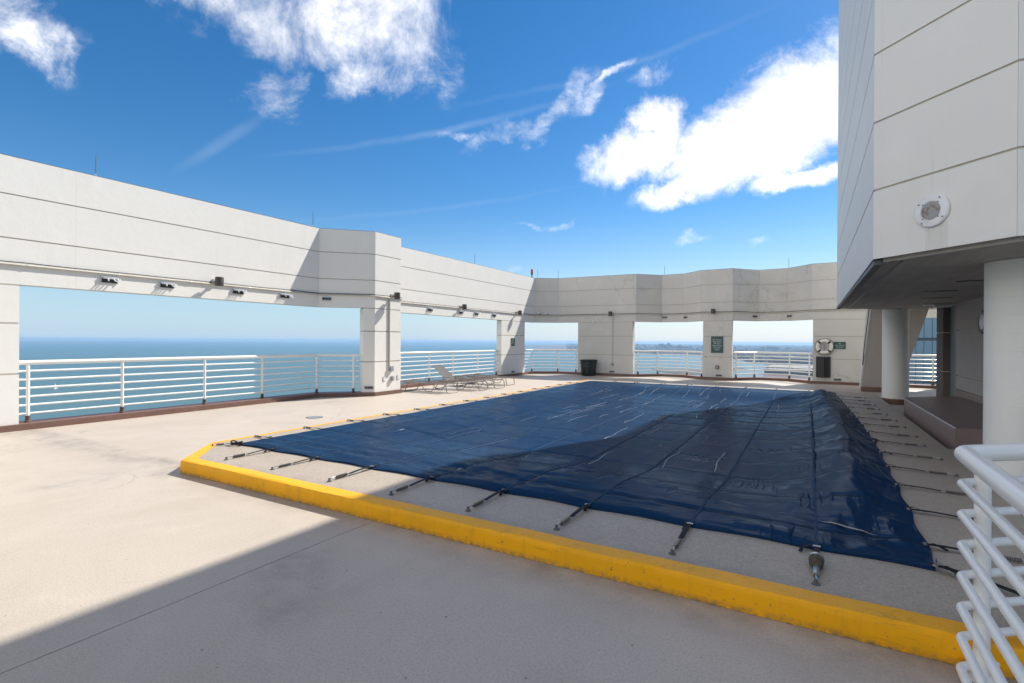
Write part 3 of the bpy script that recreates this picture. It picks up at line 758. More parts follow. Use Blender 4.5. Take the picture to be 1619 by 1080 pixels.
for k in range(60):          # short pinched folds beside the seams
    u0_ = rc.choice(seams_u[1:]) + rc.choice((-1, 1))*rc.uniform(.06, .34); v0_ = rc.uniform(8.0, 17.2) if k % 6 else rc.uniform(5.5, 9)
    if k % 9 and u0_ > -3.6 + .424*(v0_-6): u0_ = rc.choice(seams_u[1:5]) - rc.uniform(.05, .3); v0_ = rc.uniform(10, 17)
    ln = rc.uniform(.25, 1.6); n_ = int(ln/.03); pts = []; ph_ = rc.uniform(0, 9)
    for q in range(n_+1):
        v_ = min(17.6, v0_ + ln*q/n_); u_ = u0_ + .025*math.sin(v_*2.1+ph_) + .05*noise.noise(Vector((v_*1.5, ph_, 0)))
        z_ = cover_pt((u_-U0)/(U1-U0), (v_-V0)/(V1-V0))[2] + seam_pucker(u_, v_)
        pts.append((u_, v_, z_ + .004*math.sin(math.pi*q/n_) + .0055*noise.noise(Vector((v_*9, ph_, 5))) - .003))
    MB().tube(pts, .0085, 6, cap=False).build('crease', 'crease', pc, True)
sl_ = MB()
for k in range(9):
    q = k/8; u_ = .07+.40*q; v_ = 4.93-.20*q; zz = max(cover_pt((u_-U0)/(.9-U0), (v_-V0)/(V1-V0))[2], cover_pt((u_+.1-U0)/(.9-U0), (v_-V0)/(V1-V0))[2])+.014; h_ = .016*math.sin(math.pi*q)
    sl_.v += [(u_, v_-h_, zz), (u_, v_+h_, zz)]
sl_.f = [(2*k, 2*k+2, 2*k+3, 2*k+1) for k in range(8)]; sl_.build('torn_slit', 'plat', pc)
cor = MB().tube([(.60, 4.33, K+.02), (.74, 4.31, K+.024), (.76, 4.45, K+.024)], .004, 6).build('corner_stitching', 'seam', pc)

# ------------------------------------------------------------------ tie-down straps
def strap_proto(L=.62, yellow=False, sleeve=False, tail=0):
    root = thing('tie_down_strap', 'x', 'strap')
    wb = MB(); n = 10; L1 = L*.56
    for k in range(n+1):
        x = -.10 + (L1+.10)*k/n; z = .022 + .012*math.sin(k/n*math.pi) 
        if k == 0: z = .032
        for y in (-.018, .018): wb.v += [(x, y, z), (x, y, z-.004)]
    for k in range(n):
        a = 4*k; wb.f += [(a, a+2, a+6, a+4), (a+1, a+5, a+7, a+3), (a, a+4, a+5, a+1), (a+2, a+3, a+7, a+6)]
    web = wb.build('webbing', 'webyel' if yellow else 'web', root, True)
    tb = MB(); lx = [(.0, -.03, .03), (.04, -.05-tail*.5, .045), (.09, -.07-tail, .03), (.13, -.08-tail, .012)]
    for (x, y, z) in lx: tb.v += [(x-.009, y-.012, z), (x+.009, y+.012, z+.003)]
    tb.f = [(2*k, 2*k+1, 2*k+3, 2*k+2) for k in range(len(lx)-1)]
    tb.build('strap_tail', 'web', root, True)
    MB().box(-.008, -.024, .026, .012, .024, .034).build('buckle', 'steel', root)
    x0 = L1
    MB().tube([(x0-.01, -.02, .018), (x0+.03, 0, .02), (x0-.01, .02, .018)], .004, 6).build('link', 'steel', root)
    sp = [(x0+.03, 0, .02)]
    coil = MB(); pts = []
    for k in range(73):
        a = k/6*2*math.pi; pts.append((x0+.03+.15*k/72, .014*math.cos(a), .021+.014*math.sin(a)))
    coil.tube(pts, .0032, 4).build('spring', 'dksteel', root, True)
    MB().tube([(x0+.03, 0, .021), (x0+.18, 0, .021)], .009, 8).build('spring_core', 'black', root)
    MB().tube([(x0+.175, 0, .021), (x0+.20, 0, .03), (L-.03, .008, .026), (L-.012, 0, .02)], .0065, 6).build('hook', 'steel', root, True)
    MB().lathe([(.026, .0), (.026, .006), (.012, .01), (.012, .03), (.006, .034)], 12, (L-.01, 0, 0)).build('anchor', 'dkgrey', root)
    if sleeve:
        MB().lathe([(.03, x0-.10), (.043, x0-.085), (.046, x0-.02), (.042, x0+.03), (.028, x0+.05)], 14, (0, 0, .045), 'x').build('sleeve', 'rust', root, True)
        MB().lathe([(.0475, x0-.065), (.0475, x0-.035)], 14, (0, 0, .045), 'x').build('silver_tape', 'steel', root, True)
        MB().tube([(x0+.05, 0, .03), (x0+.17, 0, .024)], .019, 10).build('spring_tube', 'steel', root, True)
    return root
rs = random.Random(4)
def place(o, x, y, rz, label, group):
    rz += rs.uniform(-.05, .05); o.scale = (1, rs.choice((-1, 1)), rs.uniform(.9, 1.25))
    o.location = (x, y, K-.004); o.rotation_euler = (0, 0, rz); o['label'] = label; o['group'] = group
sp0 = strap_proto(tail=-.05); spy = strap_proto(yellow=True); sps = strap_proto(sleeve=True, tail=.02); first = True
def next_strap(src=None):
    global first
    if src is None or src is sp0:
        if first: first = False; return sp0
        return copy_tree(sp0)
    return src
gF = 'tie-down straps along the near edge of the pool cover'; gL = 'tie-down straps along the lounger side of the pool cover'
gR = 'tie-down straps along the tower side of the pool cover'; gB = 'tie-down straps along the far edge of the pool cover'
for k, u in enumerate(seams_u):
    s = next_strap(sps if k == 7 else None)
    lab = 'black tie-down strap with spring on the near edge, %s from the chamfered corner' % ORD[k] if k < 7 else 'tie-down strap with a fuzzy brown sleeve and silver tape near the railing'
    place(s, u, 4.29, -math.pi/2 + random.uniform(-.04, .04), lab, gF)
for k, v in enumerate(seams_v[:14]):
    s = next_strap()
    q = (v-V0)/(V1-V0); place(s, U0-.12*q+.06, v, math.pi + random.uniform(-.07, .07), 'black tie-down strap on the lounger side, %s from the chamfered corner' % ORD[k], gL)
    s.scale = (.68*rs.uniform(.92, 1.05), s.scale.y, 1)
for k, v in enumerate(seams_v[:14]):
    s = next_strap(spy if k == 9 else None)
    q = (v-V0)/(V1-V0); u = cover_pt(1, q)[0]
    place(s, u-.03, v, random.uniform(-.06, .06), ('black tie-down strap on the tower side, %s from the railing' % ORD[k]) if k != 9 else 'yellow and black tie-down strap lying beside the round column', gR)
    s.scale = (rs.uniform(.97, 1.12), s.scale.y, 1)
for k, u in enumerate(seams_u):
    s = next_strap(); place(s, u-.05, 17.95, math.pi/2, 'dark strap at the far edge of the cover, %s from the trash bin side' % ORD[k], gB)
s = next_strap(); place(s, U0+.04, 4.33, math.pi*1.24, 'tangled black strap at the chamfered left corner of the cover', gF); s.scale = (.62, 1, 1)
s = next_strap(); place(s, .74, 4.32, -.62, 'long black strap pulling from the cover corner behind the foreground railing', gR); s.scale = (1.3, 1.2, 1.2)
lo = MB(); pts = []
for k in range(40):
    a = k/39*math.pi*4.2; rr2 = .05 + .012*math.sin(k*.7); pts.append((-6.93+rr2*math.cos(a)*1.5, 4.24+rr2*math.sin(a), K+.02+.018*math.sin(k*.5)+.0008*k))
tag(lo.tube(pts, .009, 6).build('strap_coil', 'web', None, True), 'coiled black strap end heaped at the left corner of the cover', 'strap')
pts = [(.80+.10*math.cos(a*.35)*1.2, 9.55+.09*math.sin(a*.35), K+.012+.006*math.sin(a)) for a in range(30)]
tag(MB().tube(pts, .010, 6).build('strap_loop', 'web', None, True), 'loose black strap loop lying beside the tower edge of the cover', 'strap')

# ------------------------------------------------------------------ fixtures on the walls
def frame(p, n):
    """matrix whose local -Y looks along wall normal n (towards deck), Z up"""
    n = Vector((n[0], n[1], 0)).normalized(); y = -n; x = y.cross(Vector((0, 0, 1))); 
    m = Matrix((x, y, Vector((0, 0, 1)))).transposed().to_4x4(); m.translation = p; return m
def rz_of(n): 
    n = Vector((n[0], n[1])).normalized(); return math.atan2(n.x, -n.y)
NL = (1, 0); NB = (0, -1)
# grey floodlight brackets with four prongs
def bracket():
    r = thing('wall_light', 'x', 'wall light')
    MB().box(-.14, -.045, .045, .14, -.003, .068).build('hood', 'ltgrey', r, local=True)
    MB().box(-.14, -.016, -.065, .14, -.003, .044).build('back_plate', 'ltgrey', r, local=True)
    for s in (-1, 1): MB().box(s*.144-.004, -.04, -.06, s*.144+.004, -.004, .06).build('side_plate', 'ltgrey', r, local=True)
    MB().box(-.125, -.026, -.05, .125, -.017, .03).build('lamp_body', 'black', r, local=True)
    for k in range(4):
        x = -.10+.067*k; q = .03
        pts = [(x, -.02, .03), (x+q, -.15, .02), (x+q*1.2, -.17, -.03)] if k in (0, 3) else [(x, -.02, .03), (x+q, -.22, .02), (x+q*1.2, -.25, -.02), (.0335-.0335*(1 if k == 1 else -1)*.3+q, -.27, -.05)]
        MB().tube(pts, .0115, 6).build('prong', 'flange', r, local=True)
    return r
br = bracket(); used = False
def put(proto, p, n, label, group, flag):
    o = proto if not flag[0] else copy_tree(proto); flag[0] = True
    o.location = p; o.rotation_euler = (0, 0, rz_of(n)); o['label'] = label; o['group'] = group; return o
fl = [False]; gw = 'small louvred wall lights under the conduit'
for k, v in enumerate((4.77, 5.83, 7.44, 8.73)): put(br, (-12.153, v, 2.82), NL, 'grey pronged wall light on the sunlit left beam, %s from the left edge' % ORD[k], gw, fl)
for k, v in enumerate((14.68, 16.6, 17.7, 19.1)): put(br, (-12.053, v, 2.79), NL, 'grey pronged wall light on the beam above the loungers, %s from the pier' % ORD[k], gw, fl)
# flat louvre lights
def louvre():
    r = thing('louvre_light', 'x', 'wall light')
    MB().box(-.13, -.03, -.045, .13, -.002, .045).build('housing', 'grey', r, local=True, bevel=.006)
    for k in range(3): MB().box(-.105+.075*k, -.036, -.028, -.045+.075*k, -.031, .028).build('louvre', 'black', r, local=True)
    return r
lv = louvre(); fl2 = [False]; gv = 'small flat louvre lights set in the white walls'
n45 = (.7071, -.7071)
put(lv, (-12.0, 10.0, 2.83), n45, 'flat louvre light on the shaded slope of the pier block', gv, fl2)
put(lv, (-5.95, 24.72, 2.82), NB, 'flat louvre light left of the rules sign, farther from it', gv, fl2)
put(lv, (-4.95, 24.60, 2.80), (-.67, -.74), 'flat louvre light left of the rules sign, nearer to it', gv, fl2)
put(lv, (-2.05, 24.71, 2.80), (.737, -.675), 'flat louvre light right of the rules sign, nearer to it', gv, fl2)
put(lv, (-.70, 24.80, 2.79), (-.73, -.68), 'flat louvre light just left of the life ring pillar', gv, fl2)
put(lv, (-11.165, 10.835, .25), n45, 'flat louvre light at the foot of the angled pillar', gv, fl2)
put(lv, (-12.05, 20.8, .2), NL, 'flat louvre light at the foot of the small green sign pillar', gv, fl2)
put(lv, (-8.2, 23.715, .2), NB, 'flat louvre light at the foot of the broad pillar', gv, fl2)
put(lv, (-3.38, 23.85, .2), NB, 'flat louvre light at the foot of the rules sign pillar', gv, fl2)
put(lv, (1.0, 23.95, .2), NB, 'flat louvre light at the foot of the life ring pillar', gv, fl2)
# cylinder spotlights
def cyl():
    r = thing('spotlight', 'x', 'wall light')
    MB().box(-.05, -.07, -.065, .05, -.002, .065).build('mount_box', 'cream', r, local=True, bevel=.006)
    MB().tube([(0, -.06, 0), (0, -.16, 0)], .03, 8).build('arm', 'bronze', r, local=True)
    MB().lathe([(.085, -.105), (.092, -.10), (.092, .09), (.088, .10), (.07, .105)], 20, (0, -.23, 0)).build('shade', 'bronze', r, True, local=True)
    MB().lathe([(.07, -.107), (.07, -.103)], 16, (0, -.23, 0)).build('lens', 'black', r, local=True)
    return r
cy = cyl(); fl3 = [False]; gc = 'dark cylinder spotlights along the conduit'
put(cy, (-12.153, 6.86, 3.0), NL, 'dark cylinder spotlight on the long sunlit left beam', gc, fl3)
put(cy, (-11.053, 11.64, 3.0), NL, 'dark cylinder spotlight at the top of the pier conduit', gc, fl3)
put(cy, (-12.053, 16.55, 2.99), NL, 'dark cylinder spotlight midway along the beam above the loungers', gc, fl3)
put(cy, (-12.053, 21.05, 2.99), NL, 'dark cylinder spotlight casting a shadow on the small sign pillar', gc, fl3)
put(cy, (-8.22, 23.71, 2.99), NB, 'dark cylinder spotlight above the broad pillar by the trash bin', gc, fl3)
put(cy, (-3.6, 23.847, 3.0), NB, 'dark cylinder spotlight above the large rules sign', gc, fl3)

# conduit running along all walls, with loose cables on top
def conduit(i0, i1, label, extra=None):
    pts = W_off(-.022)[i0:i1+1]; 
    root = thing('conduit', label, 'conduit', (pts[0][0], pts[0][1], 2.95))
    MB().tube([(x, y, 2.945) for x, y in pts], .020, 8).build('pipe', 'cream', root, True)
    cb = []
    for a, b in zip(pts[:-1], pts[1:]):
        A, B = Vector(a), Vector(b); n = max(2, int((B-A).length/.35))
        for k in range(n): q = k/n; p = A.lerp(B, q); cb.append((p.x, p.y, 2.985+.012*noise.noise(Vector((p.x*1.3, p.y*1.3, 0)))))
    cb.append((*pts[-1], 2.985)); MB().tube(cb, .009, 5).build('cable', 'cable', root, True)
    for a, b in zip(pts[:-1], pts[1:]):
        A, B = Vector(a), Vector(b); n = max(1, int((B-A).length/1.4))
        for k in range(n): p = A.lerp(B, (k+.5)/n); MB().lathe([(.026, -.012), (.026, .012)], 8, (p.x, p.y, 2.945), 'x' if abs(B.x-A.x) > abs(B.y-A.y) else 'y').build('clamp', 'steel', root)
    return root
conduit(0, 1, 'cream conduit with dark cable along the sunlit left beam')
conduit(1, 4, 'cream conduit wrapping the pier block')
conduit(4, 5, 'cream conduit along the beam above the loungers')
conduit(5, 10, 'conduit and dark cable along the shaded bay behind the trash bin')
conduit(10, 15, 'conduit and dark cable along the cracked beam beside the tower')
vc = thing('conduit', 'vertical cream conduit running down the angled pillar', 'conduit', (-11.03, 11.53, .8))
MB().tube([(-11.025, 11.53, 2.92), (-11.025, 11.53, .8)], .024, 8).build('pipe', 'cream', vc, True)
MB().box(-11.05, 11.53, .70, -10.97, 11.68, .86).build('junction_box', 'grey', vc, bevel=.008)
vc = thing('conduit', 'thin vertical conduit down the broad pillar to a round box', 'conduit', (-8.2, 23.69, .6))
MB().tube([(-8.17, 23.685, 2.92), (-8.17, 23.685, .62)], .016, 6).build('pipe', 'cream', vc, True)
MB().lathe([(.075, .0), (.075, .05), (.06, .07)], 16, (-8.17, 23.705, .56), 'y').build('round_box', 'grey', vc, True)
for y, z, l, m, nm in ((11.33, .48, 'pale blank wall plate left of the grey outlet on the angled pillar', 'flange', 'wall_plate'), (11.66, .48, 'grey outlet box low on the angled pillar', 'grey', 'outlet_box'), (11.93, .5, 'pale blank wall plate right of the grey outlet on the angled pillar', 'flange', 'wall_plate')):
    d_ = .07 if 'box' in nm else .012
    r = thing(nm, l, 'outlet', (-11.05, y, z)); MB().box(-11.047, y-.05, z-.07, -11.047+d_, y+.05, z+.07).build('box', m, r, bevel=.006)
    MB().box(-11.047+d_, y-.028, z-.045, -11.043+d_, y+.028, z+.045).build('cover', m, r)
r = thing('outlet_box', 'grey outlet box low on the rules sign pillar', 'outlet', (-3.45, 23.85, .55)); MB().box(-3.52, 23.79, .48, -3.38, 23.847, .63).build('box', 'dkgrey', r, bevel=.008); MB().box(-3.49, 23.782, .51, -3.41, 23.789, .60).build('cover', 'grey', r)

# security cameras in the corner
for k, (x, y, z) in enumerate(((-11.80, 23.02, 3.06), (-11.50, 23.20, 3.04))):
    r = thing('security_camera', ['white security camera high in the shaded corner, left one', 'white security camera high in the shaded corner, right one'][k], 'camera', (x, y, z), 'security cameras in the corner')
    MB().lathe([(.06, 0), (.06, .03), (.05, .04)], 14, (x+.02, y+.02, z), 'y').build('mount', 'flange', r, True)
    MB().tube([(x+.03, y-.02, z), (x+.06, y-.09, z-.01)], .02, 8).build('arm', 'flange', r, True)
    MB().tube([(x+.0, y-.08, z+.02), (x+.16, y-.22, z-.04)], .05, 12).build('body', 'flange', r, True)
    MB().tube([(x+.161, y-.221, z-.041), (x+.168, y-.227, z-.043)], .035, 12).build('lens', 'black', r, True)

# lightning rods and their cable along the wall top
for (x, y), l in (((-12.3, 4.6), 'thin lightning rod on the sunlit left beam'), ((-12.3, 9.75), 'thin lightning rod beside the pier block'), ((-12.2, 17.8), 'thin lightning rod above the loungers beam'),
                  ((-11.95, 23.1), 'thin lightning rod right of the red beacon'), ((-11.1, 23.75), 'thin lightning rod at the first bend of the shaded beam'), ((-6.0, 24.88), 'thin lightning rod above the bay by the broad pillar'), ((-.75, 25.05), 'thin lightning rod above the cracked beam near the tower')):
    r = thing('lightning_rod', l, 'lightning rod', (x, y, 4.845), 'lightning rods along the parapet top')
    MB().lathe([(.035, 4.846), (.035, 4.86), (.014, 4.875), (.012, 4.93)], 8, (x, y, 0)).build('base', 'steel', r)
    MB().tube([(x, y, 4.9), (x, y, 5.22), (x, y, 5.34)], [.009, .008, .003], 6).build('rod', 'copper', r)
cab = [(*p, 4.852) for p in W_off(.03)]
c2 = []
for a, b in zip(cab[:-1], cab[1:]):
    A, B = Vector(a), Vector(b); n = max(2, int((B-A).length/.5))
    for k in range(n): p = A.lerp(B, k/n); c2.append((p.x, p.y, 4.853+.008*max(0, noise.noise(p*1.7))))
tag(MB().tube(c2, .008, 5).build('lightning_cable', 'cable', None, True), 'thin dark lightning cable lying along the top edge of the parapets', 'cable')
r = thing('beacon', 'red obstruction beacon lamp at the corner of the parapet top', 'beacon', (-12.15, 22.85, 4.845))
MB().lathe([(.07, 4.847), (.07, 4.88), (.03, 4.9), (.03, 5.0), (.055, 5.02), (.06, 5.1)], 14, (-12.15, 22.85, 0)).build('stem', 'dkgrey', r, True)
MB().lathe([(.05, 5.101), (.058, 5.12), (.056, 5.24), (.04, 5.30), (.012, 5.32)], 16, (-12.15, 22.85, 0)).build('lamp', 'red', r, True)

# signs
def text_mesh(body, size, mat, parent, m, spacing=1.0):
    cu = bpy.data.curves.new('lettering', 'FONT'); cu.body = body; cu.size = size; cu.align_x = 'CENTER'; cu.align_y = 'CENTER'; cu.space_line = spacing; cu.extrude = .0015; cu.resolution_u = 2
    to = bpy.data.objects.new('tmp', cu); C.objects.link(to); bpy.context.view_layer.update()
    me = bpy.data.meshes.new_from_object(to.evaluated_get(bpy.context.evaluated_depsgraph_get())); bpy.data.objects.remove(to)
    me.materials.clear(); me.materials.append(MT[mat]); me.transform(m)
    o = bpy.data.objects.new('lettering', me); C.objects.link(o); o.parent = parent; return o
def sign(p, n, wd, ht, body, size, label, sp=1.0):
    r = thing('sign', label, 'sign', p, None, rz_of(n))
    MB().box(-wd/2, -.022, -ht/2, wd/2, -.004, ht/2).build('board', 'sign', r, local=True, bevel=.004)
    text_mesh(body, size, 'letter', r, Matrix.Translation((0, -.0245, 0)) @ Matrix.Rotation(math.pi/2, 4, 'X'), sp); return r
sign((-3.46, 23.85, 1.545), NB, .50, .72, 'No Person\nMay Enter\nThe Pool\nArea Alone\nOr Swim\nAlone', .085, 'large green sign with six lines of pale lettering on the narrow pillar', 1.0)
sign((-12.05, 20.78, 1.60), NL, .34, .36, 'No\nDiving\nOr Running', .085, 'small green sign on the corner pillar crossed by shadow', 1.0)
sign((1.07, 23.95, 1.555), NB, .40, .28, 'No\nLife Guard\nOn Duty', .072, 'green lifeguard notice beside the life ring', 1.0)

# life ring
r = thing('life_ring', 'weathered white life ring with dark bands hanging on the pillar', 'life ring', (.55, 23.85, 1.5))
mb = MB(); n1, n2 = 40, 12; R0, r0 = .235, .062
for i in range(n1):
    a = 2*math.pi*i/n1
    for j in range(n2):
        b = 2*math.pi*j/n2; rad = R0 + r0*math.cos(b); mb.v.append((.55+rad*math.cos(a), 23.88-.04+r0*.8*math.sin(b), 1.5+rad*math.sin(a)))
mb.f = [(i*n2+j, ((i+1) % n1)*n2+j, ((i+1) % n1)*n2+(j+1) % n2, i*n2+(j+1) % n2) for i in range(n1) for j in range(n2)]
mb.build('ring', 'ring', r, True)
for k in range(4):
    b2 = MB(); a0 = math.pi/4 + k*math.pi/2
    for i in range(5):
        a = a0 + (i-2)*.075
        for j in range(n2):
            b = 2*math.pi*j/n2; rad = R0 + (r0+.004)*math.cos(b); b2.v.append((.55+rad*math.cos(a), 23.84+(r0*.8+.004)*math.sin(b), 1.5+rad*math.sin(a)))
    b2.f = [(i*n2+j, (i+1)*n2+j, (i+1)*n2+(j+1) % n2, i*n2+(j+1) % n2) for i in range(4) for j in range(n2)]
    b2.build('band', 'band', r, True)
pts = [(.55+(.315+.02*abs(math.sin(2*a)))*math.cos(a), 23.85, 1.5+(.315+.02*abs(math.sin(2*a)))*math.sin(a)) for a in [2*math.pi*k/48 for k in range(49)]]
MB().tube(pts, .009, 5).build('grab_rope', 'band', r, True)
MB().tube([(.55, 23.80, 1.26), (.57, 23.80, 1.18), (.60, 23.81, 1.10), (.62, 23.83, 1.05)], .016, 6).build('rope_end', 'rope', r, True)
MB().tube([(.55, 23.86, 1.45), (.54, 23.86, 1.25), (.57, 23.86, 1.16)], .012, 6).build('rope_end', 'rope', r, True)
MB().box(.53, 23.87, 1.44, .57, 23.947, 1.58).build('hook', 'grey', r)

# black wall box
r = thing('wall_box', 'tall glossy black wall box with a small tap under the life ring', 'wall box', (.52, 23.85, .65))
mb = MB(); ys = []
for k in range(9):
    x = .27+.5*k/8; ys.append((x, 23.95-.03-.13*math.sin(math.pi*(k+.35)/8.7)-(.012 if k % 3 == 1 else 0)))
mb.prism([(.27, 23.945)] + ys + [(.77, 23.945)], .27, 1.10).build('body', 'black', r, bevel=.01)
MB().box(.52, 23.775, .29, .53, 23.80, 1.08).build('door_edge', 'dkgrey', r)
MB().tube([(.55, 23.82, .27), (.55, 23.82, .21), (.55, 23.79, .19)], .02, 8).build('tap', 'cream', r, True)
MB().lathe([(.03, .245), (.034, .255), (.03, .265)], 10, (.55, 23.82, 0)).build('tap_collar', 'steel', r)

# trash bin
r = thing('trash_bin', 'round dark green trash bin standing against the broad pillar', 'trash bin', (-9.15, 23.08, 0))
c0 = (-9.15, 23.08, 0)
MB().lathe([(.34, .0), (.35, .015), (.355, .30), (.375, .42), (.38, .45), (.372, .47), (.385, .57), (.39, .60), (.382, .62), (.39, .70)], 40, c0).build('body', 'green', r, True)
MB().lathe([(.39, .70), (.43, .715), (.44, .74), (.43, .765), (.405, .775), (.38, .765), (.36, .60), (.30, .55)], 40, c0, capped=False).build('rim', 'green', r, True)
MB().lathe([(.0, .56), (.37, .56)], 30, c0, capped=False).build('liner', 'black', r)
for s in (-1, 1): MB().tube([(-9.15+s*.40, 23.0, .62), (-9.15+s*.45, 23.02, .60), (-9.15+s*.45, 23.14, .60), (-9.15+s*.40, 23.16, .62)], .014, 6).build('handle', 'green', r, True)

# drain
r = thing('floor_drain', 'round dark drain cover set in the sunlit deck', 'drain', (-9.06, 7.25, 0))
MB().lathe([(.17, .001), (.17, .008), (.155, .010), (.15, .006)], 28, (-9.06, 7.25, 0)).build('frame', 'dkgrey', r)
for k in range(7):
    x = -9.06-.12+.04*k; h = math.sqrt(max(0, .15**2-(x+9.06)**2)); MB().box(x-.012, 7.25-h, .006, x+.012, 7.25+h, .011).build('grate_bar', 'grey', r)

# tower lamp (porthole) on the 45 degree face
nf = Vector((-.7071, -.7071)); pc0 = Vector((1.103, 6.727))
r = thing('porthole_lamp', 'round white flanged lamp with rust stains on the tower face', 'wall light', (pc0.x, pc0.y, 3.02), None, rz_of(nf))
MB().lathe([(.168, .003), (.170, .018), (.16, .03), (.10, .036), (.098, .03)], 40, (0, 0, 0), 'y').build('flange', 'flange', r, True, local=True)
MB().lathe([(.097, .012), (.093, .034), (.0, .037)], 32, (0, 0, 0), 'y', capped=False).build('grille', 'lens', r, True, local=True)
for k in range(8):
    a = math.pi/4 + k*math.pi/2; rad = .105 if k < 4 else .145; a += 0 if k < 4 else .15
    MB().lathe([(.006, .032), (.006, .041)], 8, (rad*math.cos(a), 0, rad*math.sin(a)), 'y').build('bolt', 'black', r, local=True)

# ceiling fixture and round bulkhead under the tower
r = thing('ceiling_light', 'small white ceiling light on the dark soffit beside the dark pillar', 'ceiling light', (2.75, 15.4, 2.58))
MB().box(2.35, 15.3, 2.545, 2.95, 15.42, 2.578).build('tray', 'flange', r, bevel=.006); MB().box(2.55, 15.2, 2.50, 2.85, 15.5, 2.543).build('diffuser', 'flange', r, bevel=.01)
r = thing('bulkhead_light', 'dark rimmed round fitting on the taupe wall, half hidden by the near column', 'wall light', (3.0, 13.3, 2.1))
MB().lathe([(.23, -.003), (.24, -.04), (.22, -.07), (.19, -.06)], 30, (3.0, 13.3, 2.08), 'x').build('rim', 'black', r, True); MB().lathe([(.185, -.05), (.1, -.075), (.02, -.08)], 30, (3.0, 13.3, 2.08), 'x').build('glass', 'flange', r, True)

# ------------------------------------------------------------------ loungers
def lounger(back):
    r = thing('sun_lounger', 'x', 'sun lounger')
    T = .0135
    hw = .31
    for s in (-1, 1):
        MB().tube(arc_path([(-.75, s*hw, .285), (.93, s*hw, .285), (.97, s*hw, .02), (.97, 0, .014)], .06, 3), T, 7).build('side_rail', 'alu', r, True, local=True)
        MB().tube(arc_path([(-.55, s*hw, .275), (-.72, s*hw, .02), (-.72, 0, .014)], .06, 3), T, 7).build('rear_leg', 'alu', r, True, local=True)
        MB().tube(arc_path([(-.1, s*(hw-.03), .275), (.12, s*(hw-.03), .04), (.36, s*(hw-.03), .04), (.5, s*(hw-.03), .275)], .05, 3), T*.8, 6).build('brace', 'alu', r, True, local=True)
        MB().tube(arc_path([(-.35, s*(hw+.03), .285), (-.42, s*(hw+.03), .40), (-.1, s*(hw+.03), .42), (.05, s*(hw+.03), .285)], .08, 4), T*.9, 6).build('arm_loop', 'alu', r, True, local=True)
    MB().tube([(-.72, -hw, .02), (-.72, hw, .02)], T*.8, 6).build('cross_bar', 'alu', r, True, local=True)
    for k in range(14):
        x = -.22+.083*k
        st = MB(); 
        for q in range(5):
            y = -hw+2*hw*q/4; z = .29-.02*math.sin(math.pi*q/4)
            st.v += [(x, y, z), (x+.058, y, z)]
        st.f = [(2*q, 2*q+1, 2*q+3, 2*q+2) for q in range(4)]; st.build('sling_strap', 'dksling', r, True, local=True)
    ca, sa = math.cos(back), math.sin(back)
    bx = lambda l, y, h=0: (-.25 - l*ca - h*sa, y, .295 + l*sa - h*ca*0)
    MB().tube(arc_path([bx(0, -hw+.02), bx(.78, -hw+.02), bx(.78, hw-.02), bx(0, hw-.02)], .07, 3), T, 7).build('back_frame', 'alu', r, True, local=True)
    sh = MB()
    for k in range(9):
        l = .03+.73*k/8
        for q in range(5): y = (-hw+.03)+2*(hw-.03)*q/4; p = bx(l, y); sh.v.append((p[0], p[1], p[2]-.012*math.sin(math.pi*q/4)))
    sh.f = [(k*5+q, k*5+q+1, (k+1)*5+q+1, (k+1)*5+q) for k in range(8) for q in range(4)]; sh.build('back_sling', 'sling', r, True, local=True)
    return r
lf = lounger(R(1.5)); lr = lounger(R(40)); gl = 'metal framed sun loungers by the lounger-side railing'
for o, (x, y, rz), l in ((lf, (-10.61, 12.87, .02), 'flat sun lounger nearest the angled pillar'), (lr, (-10.28, 14.05, .10), 'sun lounger with its backrest raised'),
                         (copy_tree(lf), (-10.24, 15.15, -.05), 'flat sun lounger just beyond the one with the raised back'), (copy_tree(lf), (-10.55, 16.35, .04), 'flat sun lounger farthest from the angled pillar')):
    o.location = (x, y, 0); o.rotation_euler = (0, 0, rz); o['label'] = l; o['group'] = gl

# ------------------------------------------------------------------ lake, shore and city, 170 m below
ZW = -170.0
n = 128; mb = MB(); rings = [0, 400, 1500, 5000, 15000, 30000, 48000]
mb.v.append((0, 0, ZW))
for rad in rings[1:]:
    for j in range(n): a = 2*math.pi*j/n; mb.v.append((rad*math.cos(a), rad*math.sin(a), ZW))
mb.f = [(0, 1+j, 1+(j+1) % n) for j in range(n)]
for i in range(len(rings)-2):
    for j in range(n): mb.f.append((1+i*n+j, 1+i*n+(j+1) % n, 1+(i+1)*n+(j+1) % n, 1+(i+1)*n+j))
tag(mb.build('lake_water', 'sea'), kind='structure')
def land(name, poly, z0=ZW-.5, z1=ZW+2):
    o = MB().prism(poly, z0, z1).build(name, 'land'); tag(o, kind='structure'); return o
random.seed(3)
shore = [(-12500, 26000), (-8200, 14500), (-4600, 9200), (-3000, 7900), (-2500, 7600), (-2050, 7500), (-1700, 7150), (-1450, 7000), (-1180, 6650), (-1000, 6500), (-860, 6200), (-740, 5900), (-600, 5500), (-480, 4950), (-330, 4700), (-240, 4100), (-215, 3500),
         (-190, 2600), (-60, 1500), (200, 900), (260, 350), (400, 150), (9000, 100), (30000, 8000), (30000, 36000), (-10000, 44500), (-16000, 44000)]
land('city_ground', shore)
land('peninsula', [(-860, 3240), (-640, 3320), (-470, 3560), (-380, 3700), (-330, 3560), (-400, 3180), (-420, 2950), (-560, 2760), (-770, 3000)])
land('spit', [(-620, 4560), (-430, 4500), (-300, 4640), (-420, 4760), (-560, 4700)])
random.seed(5)
fs = MB()
